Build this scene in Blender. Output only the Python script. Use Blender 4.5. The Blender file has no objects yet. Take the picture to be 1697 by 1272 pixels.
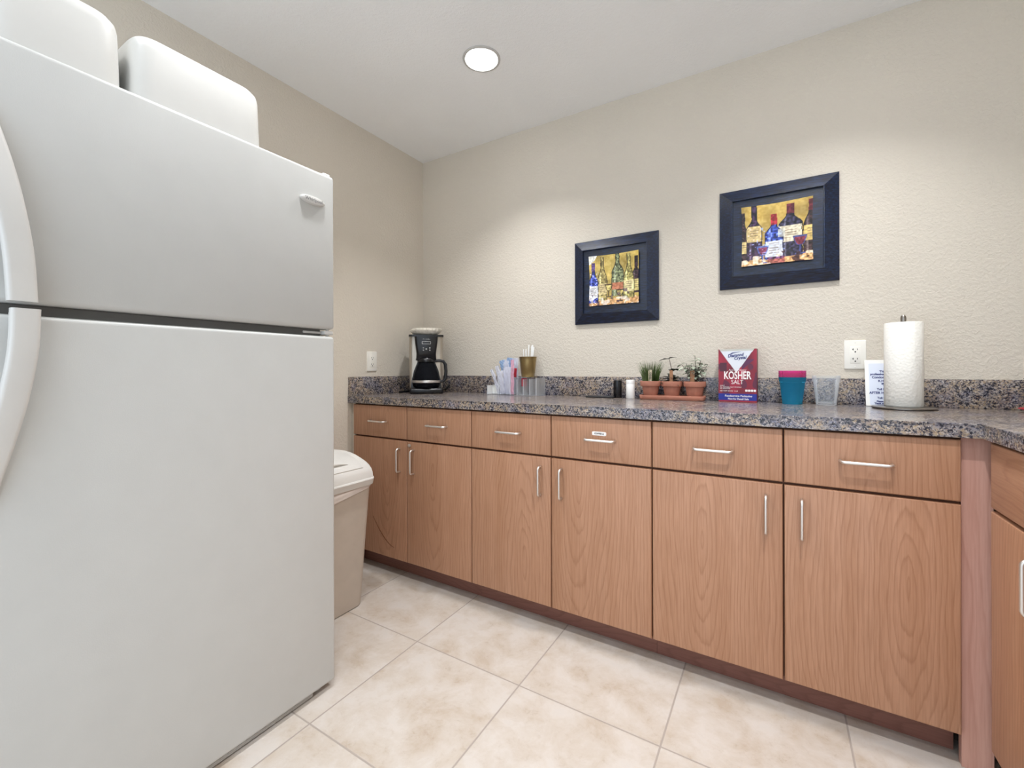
import bpy, bmesh, math, random
import numpy as np
from mathutils import Vector, Matrix
random.seed(7)
rng = np.random.default_rng(7)
R = math.radians
PI = math.pi
sc = bpy.context.scene
COL = sc.collection

# ------------------------------------------------------------------ helpers
def lin(c):
    def f(v):
        v /= 255.0
        return v / 12.92 if v <= 0.04045 else ((v + 0.055) / 1.055) ** 2.4
    return (f(c[0]), f(c[1]), f(c[2]), 1.0)

class NT:
    """short hand for node trees"""
    def __init__(s, name):
        s.m = bpy.data.materials.new(name)
        s.m.use_nodes = True
        s.t = s.m.node_tree
        s.b = s.t.nodes['Principled BSDF']
        s.out = s.t.nodes['Material Output']
    def n(s, typ, **kw):
        nd = s.t.nodes.new(typ)
        for k, v in kw.items():
            setattr(nd, k, v)
        return nd
    def l(s, a, b):
        s.t.links.new(a, b)
    def val(s, sock, v):
        if hasattr(v, 'is_output') or isinstance(v, bpy.types.NodeSocket):
            s.l(v, sock)
        else:
            sock.default_value = v
    def math(s, op, a, b=None, c=None, clamp=False):
        nd = s.n('ShaderNodeMath', operation=op, use_clamp=clamp)
        s.val(nd.inputs[0], a)
        if b is not None: s.val(nd.inputs[1], b)
        if c is not None: s.val(nd.inputs[2], c)
        return nd.outputs[0]
    def mix(s, f, a, b, mode='MIX'):
        nd = s.n('ShaderNodeMix', data_type='RGBA', blend_type=mode)
        s.val(nd.inputs[0], f); s.val(nd.inputs[6], a); s.val(nd.inputs[7], b)
        return nd.outputs[2]
    def ramp(s, f, stops, interp='LINEAR'):
        nd = s.n('ShaderNodeValToRGB')
        cr = nd.color_ramp; cr.interpolation = interp
        while len(cr.elements) < len(stops): cr.elements.new(0.5)
        for e, (p, c) in zip(cr.elements, stops):
            e.position = p; e.color = c if len(c) == 4 else (*c, 1)
        s.l(f, nd.inputs[0])
        return nd.outputs[0]
    def coord(s, which='Object', scale=(1, 1, 1), loc=(0, 0, 0), rot=(0, 0, 0)):
        tc = s.n('ShaderNodeTexCoord')
        mp = s.n('ShaderNodeMapping')
        mp.inputs['Scale'].default_value = scale
        mp.inputs['Location'].default_value = loc
        mp.inputs['Rotation'].default_value = rot
        s.l(tc.outputs[which], mp.inputs['Vector'])
        return mp.outputs[0]
    def noise(s, vec, scale, detail=3, rough=0.5, dist=0.0):
        nd = s.n('ShaderNodeTexNoise')
        if vec is not None: s.l(vec, nd.inputs['Vector'])
        nd.inputs['Scale'].default_value = scale
        nd.inputs['Detail'].default_value = detail
        nd.inputs['Roughness'].default_value = rough
        nd.inputs['Distortion'].default_value = dist
        return nd.outputs['Fac']
    def bump(s, h, strength=0.3, dist=0.002):
        nd = s.n('ShaderNodeBump')
        nd.inputs['Strength'].default_value = strength
        nd.inputs['Distance'].default_value = dist
        s.l(h, nd.inputs['Height'])
        s.l(nd.outputs[0], s.b.inputs['Normal'])
    def set(s, **kw):
        for k, v in kw.items():
            s.val(s.b.inputs[k.replace('_', ' ')], v)
        return s

def simple(name, rgb, rough=0.5, metal=0.0, bump=None, var=0.04, spec=0.5, coat=0.0):
    n = NT(name)
    v = n.coord('Object')
    f = n.noise(v, 12, 3)
    c = lin(rgb)
    dk = tuple(x * (1 - var * 2) for x in c[:3]) + (1,)
    lt = tuple(min(1, x * (1 + var)) for x in c[:3]) + (1,)
    n.set(Base_Color=n.ramp(f, [(0.3, dk), (0.7, lt)]), Roughness=rough, Metallic=metal)
    n.b.inputs['Specular IOR Level'].default_value = spec
    n.b.inputs['Coat Weight'].default_value = coat
    if bump:
        n.bump(n.noise(v, bump[0], 3), bump[1], bump[2])
    return n.m

def clear(name, tint, gloss=0.8, alpha=0.25, rough=0.05):
    """see-through plastic: a tinted transparent share, a body share and a glossy skin"""
    n = NT(name)
    tr = n.n('ShaderNodeBsdfTransparent'); tr.inputs[0].default_value = lin(tint)
    n.set(Base_Color=lin(tint), Roughness=rough)
    v = n.coord('Object')
    f = n.noise(v, 30, 2)
    fr = n.n('ShaderNodeFresnel'); fr.inputs[0].default_value = 1.3
    k = n.math('ADD', n.math('MULTIPLY', fr.outputs[0], gloss), n.math('MULTIPLY_ADD', f, 0.03, alpha), clamp=True)
    mx = n.n('ShaderNodeMixShader')
    n.l(k, mx.inputs[0]); n.l(tr.outputs[0], mx.inputs[1]); n.l(n.b.outputs[0], mx.inputs[2])
    n.l(mx.outputs[0], n.out.inputs[0])
    return n.m

# ---- mesh helpers
def box(bm, x0, x1, y0, y1, z0, z1, mat=0):
    vs = [bm.verts.new((x, y, z)) for z in (z0, z1) for y in (y0, y1) for x in (x0, x1)]
    fs = []
    for idx in ((0, 2, 3, 1), (4, 5, 7, 6), (0, 1, 5, 4), (2, 6, 7, 3), (0, 4, 6, 2), (1, 3, 7, 5)):
        f = bm.faces.new([vs[i] for i in idx]); f.material_index = mat; fs.append(f)
    return vs, fs

def rbox(bm, x0, x1, y0, y1, z0, z1, r=0.004, seg=3, sel=None):
    """box with rounded edges (sel picks edges by (midpoint, direction))"""
    vs, fs = box(bm, x0, x1, y0, y1, z0, z1)
    es = list({e for f in fs for e in f.edges})
    if sel:
        es = [e for e in es if sel((e.verts[0].co + e.verts[1].co) / 2, (e.verts[1].co - e.verts[0].co).normalized())]
    bmesh.ops.bevel(bm, geom=es, offset=r, segments=seg, profile=0.5, affect='EDGES', clamp_overlap=True)

def obox(bm, center, size, rot=None, r=0, seg=2):
    """oriented box"""
    tmp = bmesh.new()
    sx, sy, sz = (s / 2 for s in size)
    if r: rbox(tmp, -sx, sx, -sy, sy, -sz, sz, r, seg)
    else: box(tmp, -sx, sx, -sy, sy, -sz, sz)
    M = Matrix.Translation(center) @ (rot.to_4x4() if rot is not None else Matrix.Identity(4))
    tmp.transform(M)
    merge(bm, tmp)

def merge(bm, tmp):
    me = bpy.data.meshes.new('tmp'); tmp.to_mesh(me); tmp.free()
    bm.from_mesh(me); bpy.data.meshes.remove(me)

def lathe(bm, prof, n=48, c=(0, 0, 0), flute=None, caps=True):
    """revolve (r, z) points about z; flute(theta, i) scales the radius"""
    rings = []
    for i, (r, z) in enumerate(prof):
        if r < 1e-6:
            rings.append([bm.verts.new((c[0], c[1], c[2] + z))])
        else:
            rings.append([bm.verts.new((c[0] + r * (flute(2 * PI * k / n, i) if flute else 1) * math.cos(2 * PI * k / n),
                                        c[1] + r * (flute(2 * PI * k / n, i) if flute else 1) * math.sin(2 * PI * k / n), c[2] + z)) for k in range(n)])
    for a, b in zip(rings, rings[1:]):
        for k in range(n):
            k2 = (k + 1) % n
            if len(a) == 1 and len(b) == 1: continue
            if len(a) == 1: bm.faces.new((a[0], b[k2], b[k]))
            elif len(b) == 1: bm.faces.new((a[k], a[k2], b[0]))
            else: bm.faces.new((a[k], a[k2], b[k2], b[k]))
    if caps:
        if len(rings[0]) > 1: bm.faces.new(list(reversed(rings[0])))
        if len(rings[-1]) > 1: bm.faces.new(rings[-1])

def tube(bm, pts, r, n=10, caps=True):
    pts = [Vector(p) for p in pts]
    rs = r if isinstance(r, (list, tuple)) else [r] * len(pts)
    rings = []; up = None
    for i, p in enumerate(pts):
        t = (pts[min(i + 1, len(pts) - 1)] - pts[max(i - 1, 0)]).normalized()
        if up is None:
            up = t.orthogonal().normalized()
        else:
            up = (up - t * up.dot(t)).normalized()
        s = t.cross(up)
        rings.append([bm.verts.new(p + (up * math.cos(2 * PI * k / n) + s * math.sin(2 * PI * k / n)) * rs[i]) for k in range(n)])
    for a, b in zip(rings, rings[1:]):
        for k in range(n):
            bm.faces.new((a[k], a[(k + 1) % n], b[(k + 1) % n], b[k]))
    if caps:
        bm.faces.new(list(reversed(rings[0]))); bm.faces.new(rings[-1])

def prism(bm, pts, axis, a, b):
    """extrude a 2-D outline along axis ('x','y','z') from a to b"""
    def P(u, v, t):
        return {'x': (t, u, v), 'y': (u, t, v), 'z': (u, v, t)}[axis]
    A = [bm.verts.new(P(u, v, a)) for u, v in pts]
    B = [bm.verts.new(P(u, v, b)) for u, v in pts]
    n = len(pts)
    bm.faces.new(A); bm.faces.new(list(reversed(B)))
    for i in range(n):
        bm.faces.new((A[(i + 1) % n], A[i], B[i], B[(i + 1) % n]))

def sweep(bm, secs):
    """skin through a list of equal-length closed sections"""
    rings = [[bm.verts.new(p) for p in s] for s in secs]
    n = len(rings[0])
    for a, b in zip(rings, rings[1:]):
        for k in range(n):
            bm.faces.new((a[k], a[(k + 1) % n], b[(k + 1) % n], b[k]))
    bm.faces.new(list(reversed(rings[0]))); bm.faces.new(rings[-1])

def fillet(pts, r, n=4, closed=True):
    """round the corners of a 2-D outline"""
    out = []
    N = len(pts)
    for i in range(N):
        p = Vector(pts[i]); a = Vector(pts[i - 1]); b = Vector(pts[(i + 1) % N])
        d1 = (a - p); d2 = (b - p)
        rr = min(r, d1.length * 0.49, d2.length * 0.49)
        p1 = p + d1.normalized() * rr; p2 = p + d2.normalized() * rr
        for k in range(n + 1):
            t = k / n
            out.append(tuple((1 - t) ** 2 * p1 + 2 * t * (1 - t) * p + t * t * p2))
    return out

def finish(bm, name, mats, angle=35):
    bmesh.ops.recalc_face_normals(bm, faces=bm.faces)
    me = bpy.data.meshes.new(name)
    bm.to_mesh(me); bm.free()
    for m in (mats if isinstance(mats, (list, tuple)) else [mats]):
        me.materials.append(m)
    me.polygons.foreach_set('use_smooth', [True] * len(me.polygons))
    try:
        me.set_sharp_from_angle(angle=R(angle))
    except Exception:
        pass
    me.update()
    return me

def obj(name, bm, mats, parent=None, loc=(0, 0, 0), rot=(0, 0, 0), world=False, angle=35, label=None):
    me = bm if isinstance(bm, bpy.types.Mesh) else finish(bm, name, mats, angle)
    o = bpy.data.objects.new(name, me)
    COL.objects.link(o)
    o.location = loc; o.rotation_euler = rot
    if parent is not None:
        o.parent = parent
        if world:                       # mesh/loc given in world space under unrotated parents
            off = Vector((0, 0, 0)); q = parent
            while q is not None:
                off += q.location; q = q.parent
            o.location = Vector(loc) - off
    if label: o['label'] = label
    return o

def thing(name, label, cat, loc=(0, 0, 0), rotz=0.0, group=None, rot=None):
    o = bpy.data.objects.new(name, None); COL.objects.link(o)
    o.empty_display_size = 0.05
    o.location = loc; o.rotation_euler = rot if rot else (0, 0, rotz)
    o['label'] = label; o['category'] = cat
    if group: o['group'] = group
    return o

def tag(o, label, cat, group=None):
    o['label'] = label; o['category'] = cat
    if group: o['group'] = group
    return o

def struct(o):
    o['kind'] = 'structure'; return o

def text_mesh(bm, body, size, x=0, y=0, sx=1.0, bold=0.0, align='CENTER', shear=0.0, ext=0.0003, spacing=1.0):
    """lettering as flat mesh in the XY plane, added to bm"""
    cu = bpy.data.curves.new('t', 'FONT')
    cu.body = body; cu.size = size; cu.align_x = align; cu.align_y = 'CENTER'
    cu.offset = bold; cu.shear = shear; cu.extrude = ext; cu.space_character = spacing
    cu.resolution_u = 3
    to = bpy.data.objects.new('t', cu); COL.objects.link(to)
    dg = bpy.context.evaluated_depsgraph_get()
    me = bpy.data.meshes.new_from_object(to.evaluated_get(dg))
    bpy.data.objects.remove(to); bpy.data.curves.remove(cu)
    me.transform(Matrix.Translation((x, y, 0)) @ Matrix.Diagonal((sx, 1, 1, 1)))
    bm.from_mesh(me); bpy.data.meshes.remove(me)

FACE_FRONT = Matrix.Rotation(R(90), 4, 'X')                       # XY plane -> faces -y
FACE_RIGHT = Matrix.Rotation(R(90), 4, 'Z') @ FACE_FRONT           # faces +x

# ------------------------------------------------------------------ materials
def wall_mat(name, rgb, b=0.5):
    n = NT(name)
    v = n.coord('Object')
    big = n.noise(v, 1.6, 2)
    c = lin(rgb)
    n.set(Base_Color=n.ramp(big, [(0.3, tuple(x * .97 for x in c[:3])), (0.7, tuple(x * 1.02 for x in c[:3]))]), Roughness=0.75)
    n.b.inputs['Specular IOR Level'].default_value = 0.25
    h1 = n.noise(v, 95, 3, 0.55, 0.6)
    h2 = n.noise(v, 38, 2, 0.5, 0.8)
    hh = n.math('ADD', n.ramp(h1, [(0.42, (0, 0, 0)), (0.62, (1, 1, 1))]), n.math('MULTIPLY', h2, 1.2))
    n.bump(hh, b, 0.0022)
    return n.m

M = {}
M['wall'] = wall_mat('beige_wall_paint', (219, 211, 198), 0.42)
M['ceiling'] = wall_mat('ceiling_paint', (247, 248, 249), 0.3)

def tile_mat():
    n = NT('floor_tile')
    v = n.coord('Object')
    sep = n.n('ShaderNodeSeparateXYZ'); n.l(v, sep.inputs[0])
    S = 0.458
    u = n.math('DIVIDE', n.math('SUBTRACT', sep.outputs[0], 0.3536), S)
    w = n.math('DIVIDE', n.math('SUBTRACT', sep.outputs[1], -0.9219), S)
    def edge(t):
        f = n.math('FRACT', t)
        return n.math('MULTIPLY', n.math('MINIMUM', f, n.math('SUBTRACT', 1.0, f)), S)
    d = n.math('MINIMUM', edge(u), edge(w))
    g = n.n('ShaderNodeMapRange', interpolation_type='SMOOTHSTEP')
    n.l(d, g.inputs[0]); g.inputs[1].default_value = 0.0014; g.inputs[2].default_value = 0.0034
    mask = g.outputs[0]
    # tile id shifts the mottling
    comb = n.n('ShaderNodeCombineXYZ')
    n.l(n.math('FLOOR', u), comb.inputs[0]); n.l(n.math('FLOOR', w), comb.inputs[1])
    wn = n.n('ShaderNodeTexWhiteNoise', noise_dimensions='3D'); n.l(comb.outputs[0], wn.inputs[0])
    off = n.n('ShaderNodeVectorMath', operation='MULTIPLY_ADD')
    n.l(wn.outputs['Color'], off.inputs[0]); off.inputs[1].default_value = (9, 9, 9); n.l(v, off.inputs[2])
    q = off.outputs[0]
    a = n.noise(q, 8.0, 7, 0.66, 0.3)
    b = n.noise(q, 42, 6, 0.72, 0.5)
    base = n.ramp(a, [(0.30, lin((180, 167, 153))), (0.43, lin((188, 179, 169))), (0.6, lin((194, 187, 180))), (0.75, lin((190, 185, 180)))])
    fl = n.ramp(b, [(0.30, lin((206, 188, 170))), (0.44, lin((238, 231, 224))), (1, lin((250, 248, 245)))])
    col = n.mix(n.math('MULTIPLY', n.ramp(a, [(0.35, (1, 1, 1)), (0.6, (0.3, 0.3, 0.3))]), 0.9), base, fl, 'MULTIPLY')
    col = n.mix(0.35, col, base)
    col = n.mix(mask, lin((156, 146, 138)), col)
    n.set(Base_Color=col, Roughness=n.math('MULTIPLY_ADD', mask, -0.25, 0.75))
    n.b.inputs['Specular IOR Level'].default_value = 0.4
    n.bump(n.math('ADD', mask, n.math('MULTIPLY', b, 0.25)), 0.35, 0.0022)
    return n.m
M['floor'] = tile_mat()

def wood_mat(name, light, mid, dark, horizontal=False, ring=1.0):
    n = NT(name)
    tc = n.n('ShaderNodeTexCoord'); oi = n.n('ShaderNodeObjectInfo')
    sep = n.n('ShaderNodeSeparateXYZ'); n.l(tc.outputs['Object'], sep.inputs[0])
    rnd = oi.outputs['Random']
    rnd2 = n.math('FRACT', n.math('MULTIPLY', rnd, 17.31))
    # across the grain / along the grain; works for fronts facing -y or -x
    X = n.math('ADD', sep.outputs[0], sep.outputs[1]); Z = sep.outputs[2]
    if horizontal: X, Z = Z, X
    across = n.math('ADD', X, n.math('MULTIPLY_ADD', rnd, 0.22, -0.11))
    along = n.math('ADD', Z, n.math('MULTIPLY_ADD', rnd2, 0.5, -0.25))
    c1 = n.n('ShaderNodeCombineXYZ')
    n.l(across, c1.inputs[0]); n.l(n.math('MULTIPLY', rnd, 11.0), c1.inputs[1]); n.l(n.math('MULTIPLY', along, 0.20), c1.inputs[2])
    warp = n.noise(c1.outputs[0], 7.0, 2, 0.5)
    c2 = n.n('ShaderNodeCombineXYZ')
    n.l(across, c2.inputs[0]); n.l(n.math('MULTIPLY', rnd2, 5.0), c2.inputs[1]); n.l(n.math('MULTIPLY', along, 0.10), c2.inputs[2])
    warp2 = n.noise(c2.outputs[0], 30.0, 3, 0.6)
    # elongated rings = cathedral figure
    rr = n.math('SQRT', n.math('ADD', n.math('POWER', n.math('ABSOLUTE', n.math('MULTIPLY', across, 1.0)), 2.0),
                               n.math('POWER', n.math('ABSOLUTE', n.math('MULTIPLY', along, 0.16)), 2.0)))
    ph = n.math('ADD', n.math('MULTIPLY', rr, 74.0 * ring), n.math('ADD', n.math('MULTIPLY', warp, 6.0), n.math('MULTIPLY', warp2, 1.3)))
    saw = n.math('FRACT', ph)
    line = n.ramp(saw, [(0.0, (0.15, 0.15, 0.15)), (0.62, (0.3, 0.3, 0.3)), (0.86, (1, 1, 1)), (0.97, (0.25, 0.25, 0.25)), (1, (0.15, 0.15, 0.15))])
    c3 = n.n('ShaderNodeCombineXYZ')
    n.l(n.math('ADD', X, n.math('MULTIPLY', rnd, 3.0)), c3.inputs[0]); n.l(n.math('MULTIPLY', rnd2, 3.0), c3.inputs[1]); n.l(n.math('MULTIPLY', along, 0.035), c3.inputs[2])
    streak = n.noise(c3.outputs[0], 260, 3, 0.6)
    band = n.noise(c3.outputs[0], 26, 2, 0.5)
    base = n.ramp(band, [(0.3, lin(mid)), (0.7, lin(light))])
    col = n.mix(n.math('MULTIPLY', line, 0.40), base, lin(dark))
    col = n.mix(n.math('MULTIPLY', n.ramp(streak, [(0.35, (1, 1, 1)), (0.6, (0, 0, 0))]), 0.28), col, lin(dark))
    n.set(Base_Color=col, Roughness=0.38)
    n.b.inputs['Specular IOR Level'].default_value = 0.4
    return n.m
WL, WM_, WD = (187, 144, 116), (178, 134, 105), (132, 86, 58)
M['wood'] = wood_mat('cherry_laminate', WL, WM_, WD)
M['wood_h'] = wood_mat('cherry_laminate_horizontal', WL, WM_, WD, horizontal=True, ring=0.7)
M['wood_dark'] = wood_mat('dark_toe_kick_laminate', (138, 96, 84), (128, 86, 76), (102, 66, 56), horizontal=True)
M['wood_post'] = wood_mat('rosy_filler_laminate', (204, 162, 148), (196, 152, 137), (166, 118, 103), ring=0.5)
M['carcass'] = simple('cabinet_carcass_brown', (96, 58, 36), 0.6)

def granite_mat():
    n = NT('granite_laminate')
    v = n.coord('Object')
    big = n.noise(v, 7, 3, 0.55, 0.3)
    mid = n.noise(v, 26, 3, 0.6, 0.4)
    a = n.noise(v, 120, 4, 0.7, 0.6)
    vo = n.n('ShaderNodeTexVoronoi'); n.l(v, vo.inputs['Vector']); vo.inputs['Scale'].default_value = 260
    cell = n.n('ShaderNodeSeparateColor'); n.l(vo.outputs['Color'], cell.inputs[0])
    hue = n.math('ADD', big, n.math('MULTIPLY_ADD', mid, 0.5, -0.25))
    light = n.ramp(hue, [(0.34, lin((118, 120, 140))), (0.45, lin((144, 138, 138))), (0.54, lin((170, 150, 122))), (0.63, lin((146, 130, 124))), (0.72, lin((126, 126, 142)))])
    col = n.mix(n.ramp(cell.outputs[1], [(0.4, (0, 0, 0)), (0.95, (0.75, 0.75, 0.75))]), light, lin((196, 188, 182)))
    col = n.mix(n.ramp(cell.outputs[2], [(0.45, (0, 0, 0)), (0.95, (0.6, 0.6, 0.6))]), col, lin((126, 104, 86)))
    t = n.math('ADD', n.math('ADD', a, n.math('MULTIPLY_ADD', mid, 0.35, -0.175)), n.math('MULTIPLY_ADD', cell.outputs[0], 0.3, -0.15))
    col = n.mix(n.ramp(t, [(0.44, (0.9, 0.9, 0.9)), (0.55, (0, 0, 0))]), col, lin((80, 80, 94)))
    col = n.mix(n.ramp(t, [(0.35, (1, 1, 1)), (0.45, (0, 0, 0))]), col, lin((32, 32, 42)))
    n.set(Base_Color=col, Roughness=0.2)
    n.b.inputs['Specular IOR Level'].default_value = 0.6
    return n.m
M['granite'] = granite_mat()

M['fridge'] = simple('white_pebbled_enamel', (192, 193, 191), 0.42, bump=(420, 0.18, 0.0008), var=0.01)
M['fridge_plain'] = simple('white_smooth_plastic', (206, 205, 202), 0.35, var=0.01)
M['gasket'] = simple('dark_gasket', (92, 92, 90), 0.6)
M['blackish'] = simple('black_plastic', (13, 13, 18), 0.22, var=0.1)
M['black_matte'] = simple('matte_black_plastic', (30, 30, 33), 0.55, var=0.1)
M['steel'] = simple('brushed_nickel', (228, 224, 220), 0.4, 1.0, var=0.03)
M['steel_dark'] = simple('dark_brushed_steel', (150, 144, 138), 0.28, 1.0, var=0.05)
M['appliance_steel'] = simple('appliance_stainless', (190, 182, 170), 0.34, 0.85, var=0.04)
M['grille'] = simple('grey_grille', (168, 166, 162), 0.5)
M['tub'] = simple('white_tub_plastic', (206, 206, 203), 0.4, var=0.01)
M['bin'] = simple('beige_bin_plastic', (190, 180, 168), 0.55, bump=(60, 0.08, 0.002), var=0.03)
M['bin_lid'] = simple('pale_grey_lid_plastic', (214, 213, 209), 0.4, var=0.01)
M['liner'] = simple('thin_white_bag', (228, 220, 214), 0.45, bump=(90, 0.4, 0.003))
M['outlet'] = simple('white_outlet_plastic', (243, 240, 232), 0.35, var=0.01)
M['slot'] = simple('dark_slot', (24, 22, 20), 0.7)
M['paper'] = simple('white_paper', (245, 243, 238), 0.8, var=0.01)
M['coffee_paper'] = simple('filter_paper', (246, 241, 230), 0.85, var=0.03)
M['black_wood'] = None
def black_wood():
    n = NT('black_oak_blue_sheen')
    v = n.coord('Object', scale=(1, 1, 1))
    sep = n.n('ShaderNodeSeparateXYZ'); n.l(v, sep.inputs[0])
    c = n.n('ShaderNodeCombineXYZ')
    n.l(n.math('MULTIPLY', sep.outputs[0], 0.12), c.inputs[0]); n.l(sep.outputs[1], c.inputs[1]); n.l(sep.outputs[2], c.inputs[2])
    g = n.noise(c.outputs[0], 210, 4, 0.6, 0.3)
    col = n.ramp(g, [(0.38, lin((11, 15, 26))), (0.55, lin((20, 33, 60))), (0.75, lin((32, 54, 94)))])  # navy tones put the reflected sky's blue sheen into the black stain
    n.set(Base_Color=col, Roughness=0.3)
    n.bump(g, 0.3, 0.0012)
    return n.m
M['black_wood'] = black_wood()
M['terracotta'] = simple('terracotta', (176, 118, 98), 0.8, bump=(120, 0.15, 0.001), var=0.08)
M['soil'] = simple('soil', (52, 40, 32), 0.95, bump=(200, 0.8, 0.004), var=0.2)
M['chive'] = simple('chive_green', (92, 112, 58), 0.55, var=0.25)
M['sage_dark'] = simple('dark_leaf', (50, 58, 42), 0.5, var=0.25)
M['sage_pale'] = simple('pale_leaf', (186, 196, 176), 0.6, var=0.2)
M['stem'] = simple('brown_stem', (86, 70, 60), 0.7, var=0.1)
M['stake_pale'] = simple('pale_stake', (226, 212, 184), 0.7)
M['stake_brown'] = simple('brown_stake', (160, 116, 84), 0.7, var=0.12)
M['ink_black'] = simple('black_ink', (34, 32, 34), 0.6)
M['ink_blue'] = simple('blue_ink', (34, 46, 112), 0.6)
M['ink_white'] = simple('white_ink', (246, 242, 240), 0.5, var=0.01)
M['ink_grey'] = simple('grey_ink', (150, 150, 150), 0.5)
M['gold'] = simple('gold_cup_metal', (150, 128, 84), 0.32, 0.7, var=0.05)
M['red'] = simple('red_plastic', (180, 34, 52), 0.35, var=0.05)
M['white_plastic'] = simple('white_plastic', (240, 240, 238), 0.35, var=0.01)
M['acrylic'] = clear('clear_acrylic', (253, 254, 255), gloss=0.35, alpha=0.0)
M['acrylic_edge'] = clear('bright_acrylic_edge', (244, 246, 252), alpha=0.6)
M['cup_clear'] = clear('clear_cup_plastic', (253, 254, 255), gloss=0.5, alpha=0.012)
M['cup_blue'] = clear('blue_cup_plastic', (66, 200, 236), alpha=0.27)
M['cup_teal'] = clear('teal_cup_plastic', (110, 190, 228), alpha=0.15)
M['cup_pink'] = clear('pink_cup_plastic', (248, 150, 216), alpha=0.2)
M['wrap'] = clear('clear_wrapper', (242, 243, 252), alpha=0.5, rough=0.2)
M['wrap_blue'] = simple('pale_blue_packet', (150, 178, 216), 0.4, var=0.1)
M['wrap_pink'] = simple('pink_packet', (226, 176, 196), 0.4, var=0.08)
M['glass'] = clear('carafe_glass', (70, 74, 84), alpha=0.06)
M['card'] = simple('card_white', (244, 244, 240), 0.4, var=0.01)
M['card_blue'] = simple('card_pale_blue', (222, 229, 244), 0.4, var=0.01)

def emis(name, rgb, s):
    n = NT(name)
    e = n.n('ShaderNodeEmission'); e.inputs[0].default_value = lin(rgb); e.inputs[1].default_value = s
    n.l(e.outputs[0], n.out.inputs[0])
    return n.m
def vcol(name, rough=0.3, metal=0.0):
    n = NT(name)
    a = n.n('ShaderNodeAttribute'); a.attribute_name = 'Col'
    n.set(Base_Color=a.outputs['Color'], Roughness=rough, Metallic=metal)
    return n.m
M['art'] = vcol('painted_metal_print', 0.27, 0.12)
M['salt_print'] = vcol('printed_carton', 0.4)
M['towel'] = NT('paper_towel')
_n = M['towel']; _v = _n.coord('Object')
_vo = _n.n('ShaderNodeTexVoronoi'); _n.l(_v, _vo.inputs['Vector']); _vo.inputs['Scale'].default_value = 120
_n.set(Base_Color=lin((247, 245, 238)), Roughness=0.9); _n.bump(_vo.outputs['Distance'], 0.4, 0.0024)
M['towel'] = _n.m

# ------------------------------------------------------------------ dimensions
H = 2.4273            # ceiling
D = 0.5908            # door faces
CT, CB, CE = 0.914, 0.8764, 0.6028      # counter top / bottom / front edge
KICK = 0.5158
Z1, Z2, Z3, Z4 = 0.8693, 0.7058, 0.6978, 0.092
D0, DW = 0.0297, 0.3994
RX = 2.470            # right run door faces
XW = 3.06             # right wall
YF = -2.95

# ------------------------------------------------------------------ room
LIGHTS = [(0.898, -0.600), (2.17, -0.600), (0.898, -1.38), (2.17, -1.38), (0.898, -2.16), (2.17, -2.16)]
bm = bmesh.new(); box(bm, -0.12, 3.7, YF, 0.12, -0.1, 0.0); struct(obj('floor', bm, M['floor']))
bm = bmesh.new(); box(bm, -0.12, XW + .12, 0.0, 0.12, 0, H + .02); struct(obj('wall_back', bm, M['wall']))
bm = bmesh.new(); box(bm, -0.12, 0.0, YF, 0.0, 0, H + .02); struct(obj('wall_left', bm, M['wall']))
bm = bmesh.new(); box(bm, XW, XW + .12, YF, 0.0, 0, H + .02); struct(obj('wall_right', bm, M['wall']))  # unseen length added to keep side daylight off the refrigerator front

# ceiling with round openings for the recessed lights
RO = 0.0712
bm = bmesh.new()
xs = sorted({-0.12, 3.7} | {a + s * .1 for a, _ in LIGHTS for s in (-1, 1)})
ys = sorted({YF, 0.12} | {b + s * .1 for _, b in LIGHTS for s in (-1, 1)})
for i in range(len(xs) - 1):
    for j in range(len(ys) - 1):
        x0, x1, y0, y1 = xs[i], xs[i + 1], ys[j], ys[j + 1]
        hit = [l for l in LIGHTS if x0 < l[0] < x1 and y0 < l[1] < y1]
        if not hit:
            bm.faces.new([bm.verts.new(p) for p in ((x0, y0, H), (x0, y1, H), (x1, y1, H), (x1, y0, H))])
        else:
            cx, cy = hit[0]; N = 48
            ci = []; sq = []
            for k in range(N):
                a = 2 * PI * k / N; ca, sa = math.cos(a), math.sin(a); m = .1 / max(abs(ca), abs(sa))
                ci.append(bm.verts.new((cx + RO * ca, cy + RO * sa, H))); sq.append(bm.verts.new((cx + m * ca, cy + m * sa, H)))
            for k in range(N):
                k2 = (k + 1) % N
                bm.faces.new((ci[k], sq[k], sq[k2], ci[k2]))
bmesh.ops.remove_doubles(bm, verts=bm.verts, dist=1e-5)
for f in bm.faces:
    if f.normal.z > 0: f.normal_flip()
me = bpy.data.meshes.new('ceiling'); bm.to_mesh(me); bm.free(); me.materials.append(M['ceiling'])
ceil = struct(obj('ceiling', me, None))
# roof slab over it keeps daylight out of the void
bm = bmesh.new(); box(bm, -0.12, 3.7, YF, 0.12, H + .20, H + .24)
struct(obj('ceiling_slab', bm, M['ceiling']))

# scribe strip between the wall and the first cabinet
bm = bmesh.new(); rbox(bm, 0.0005, 0.0275, -0.574, -0.54, 0.0, CB - .001, 0.003, 2)
struct(obj('trim_1', bm, M['wall']))

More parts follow.
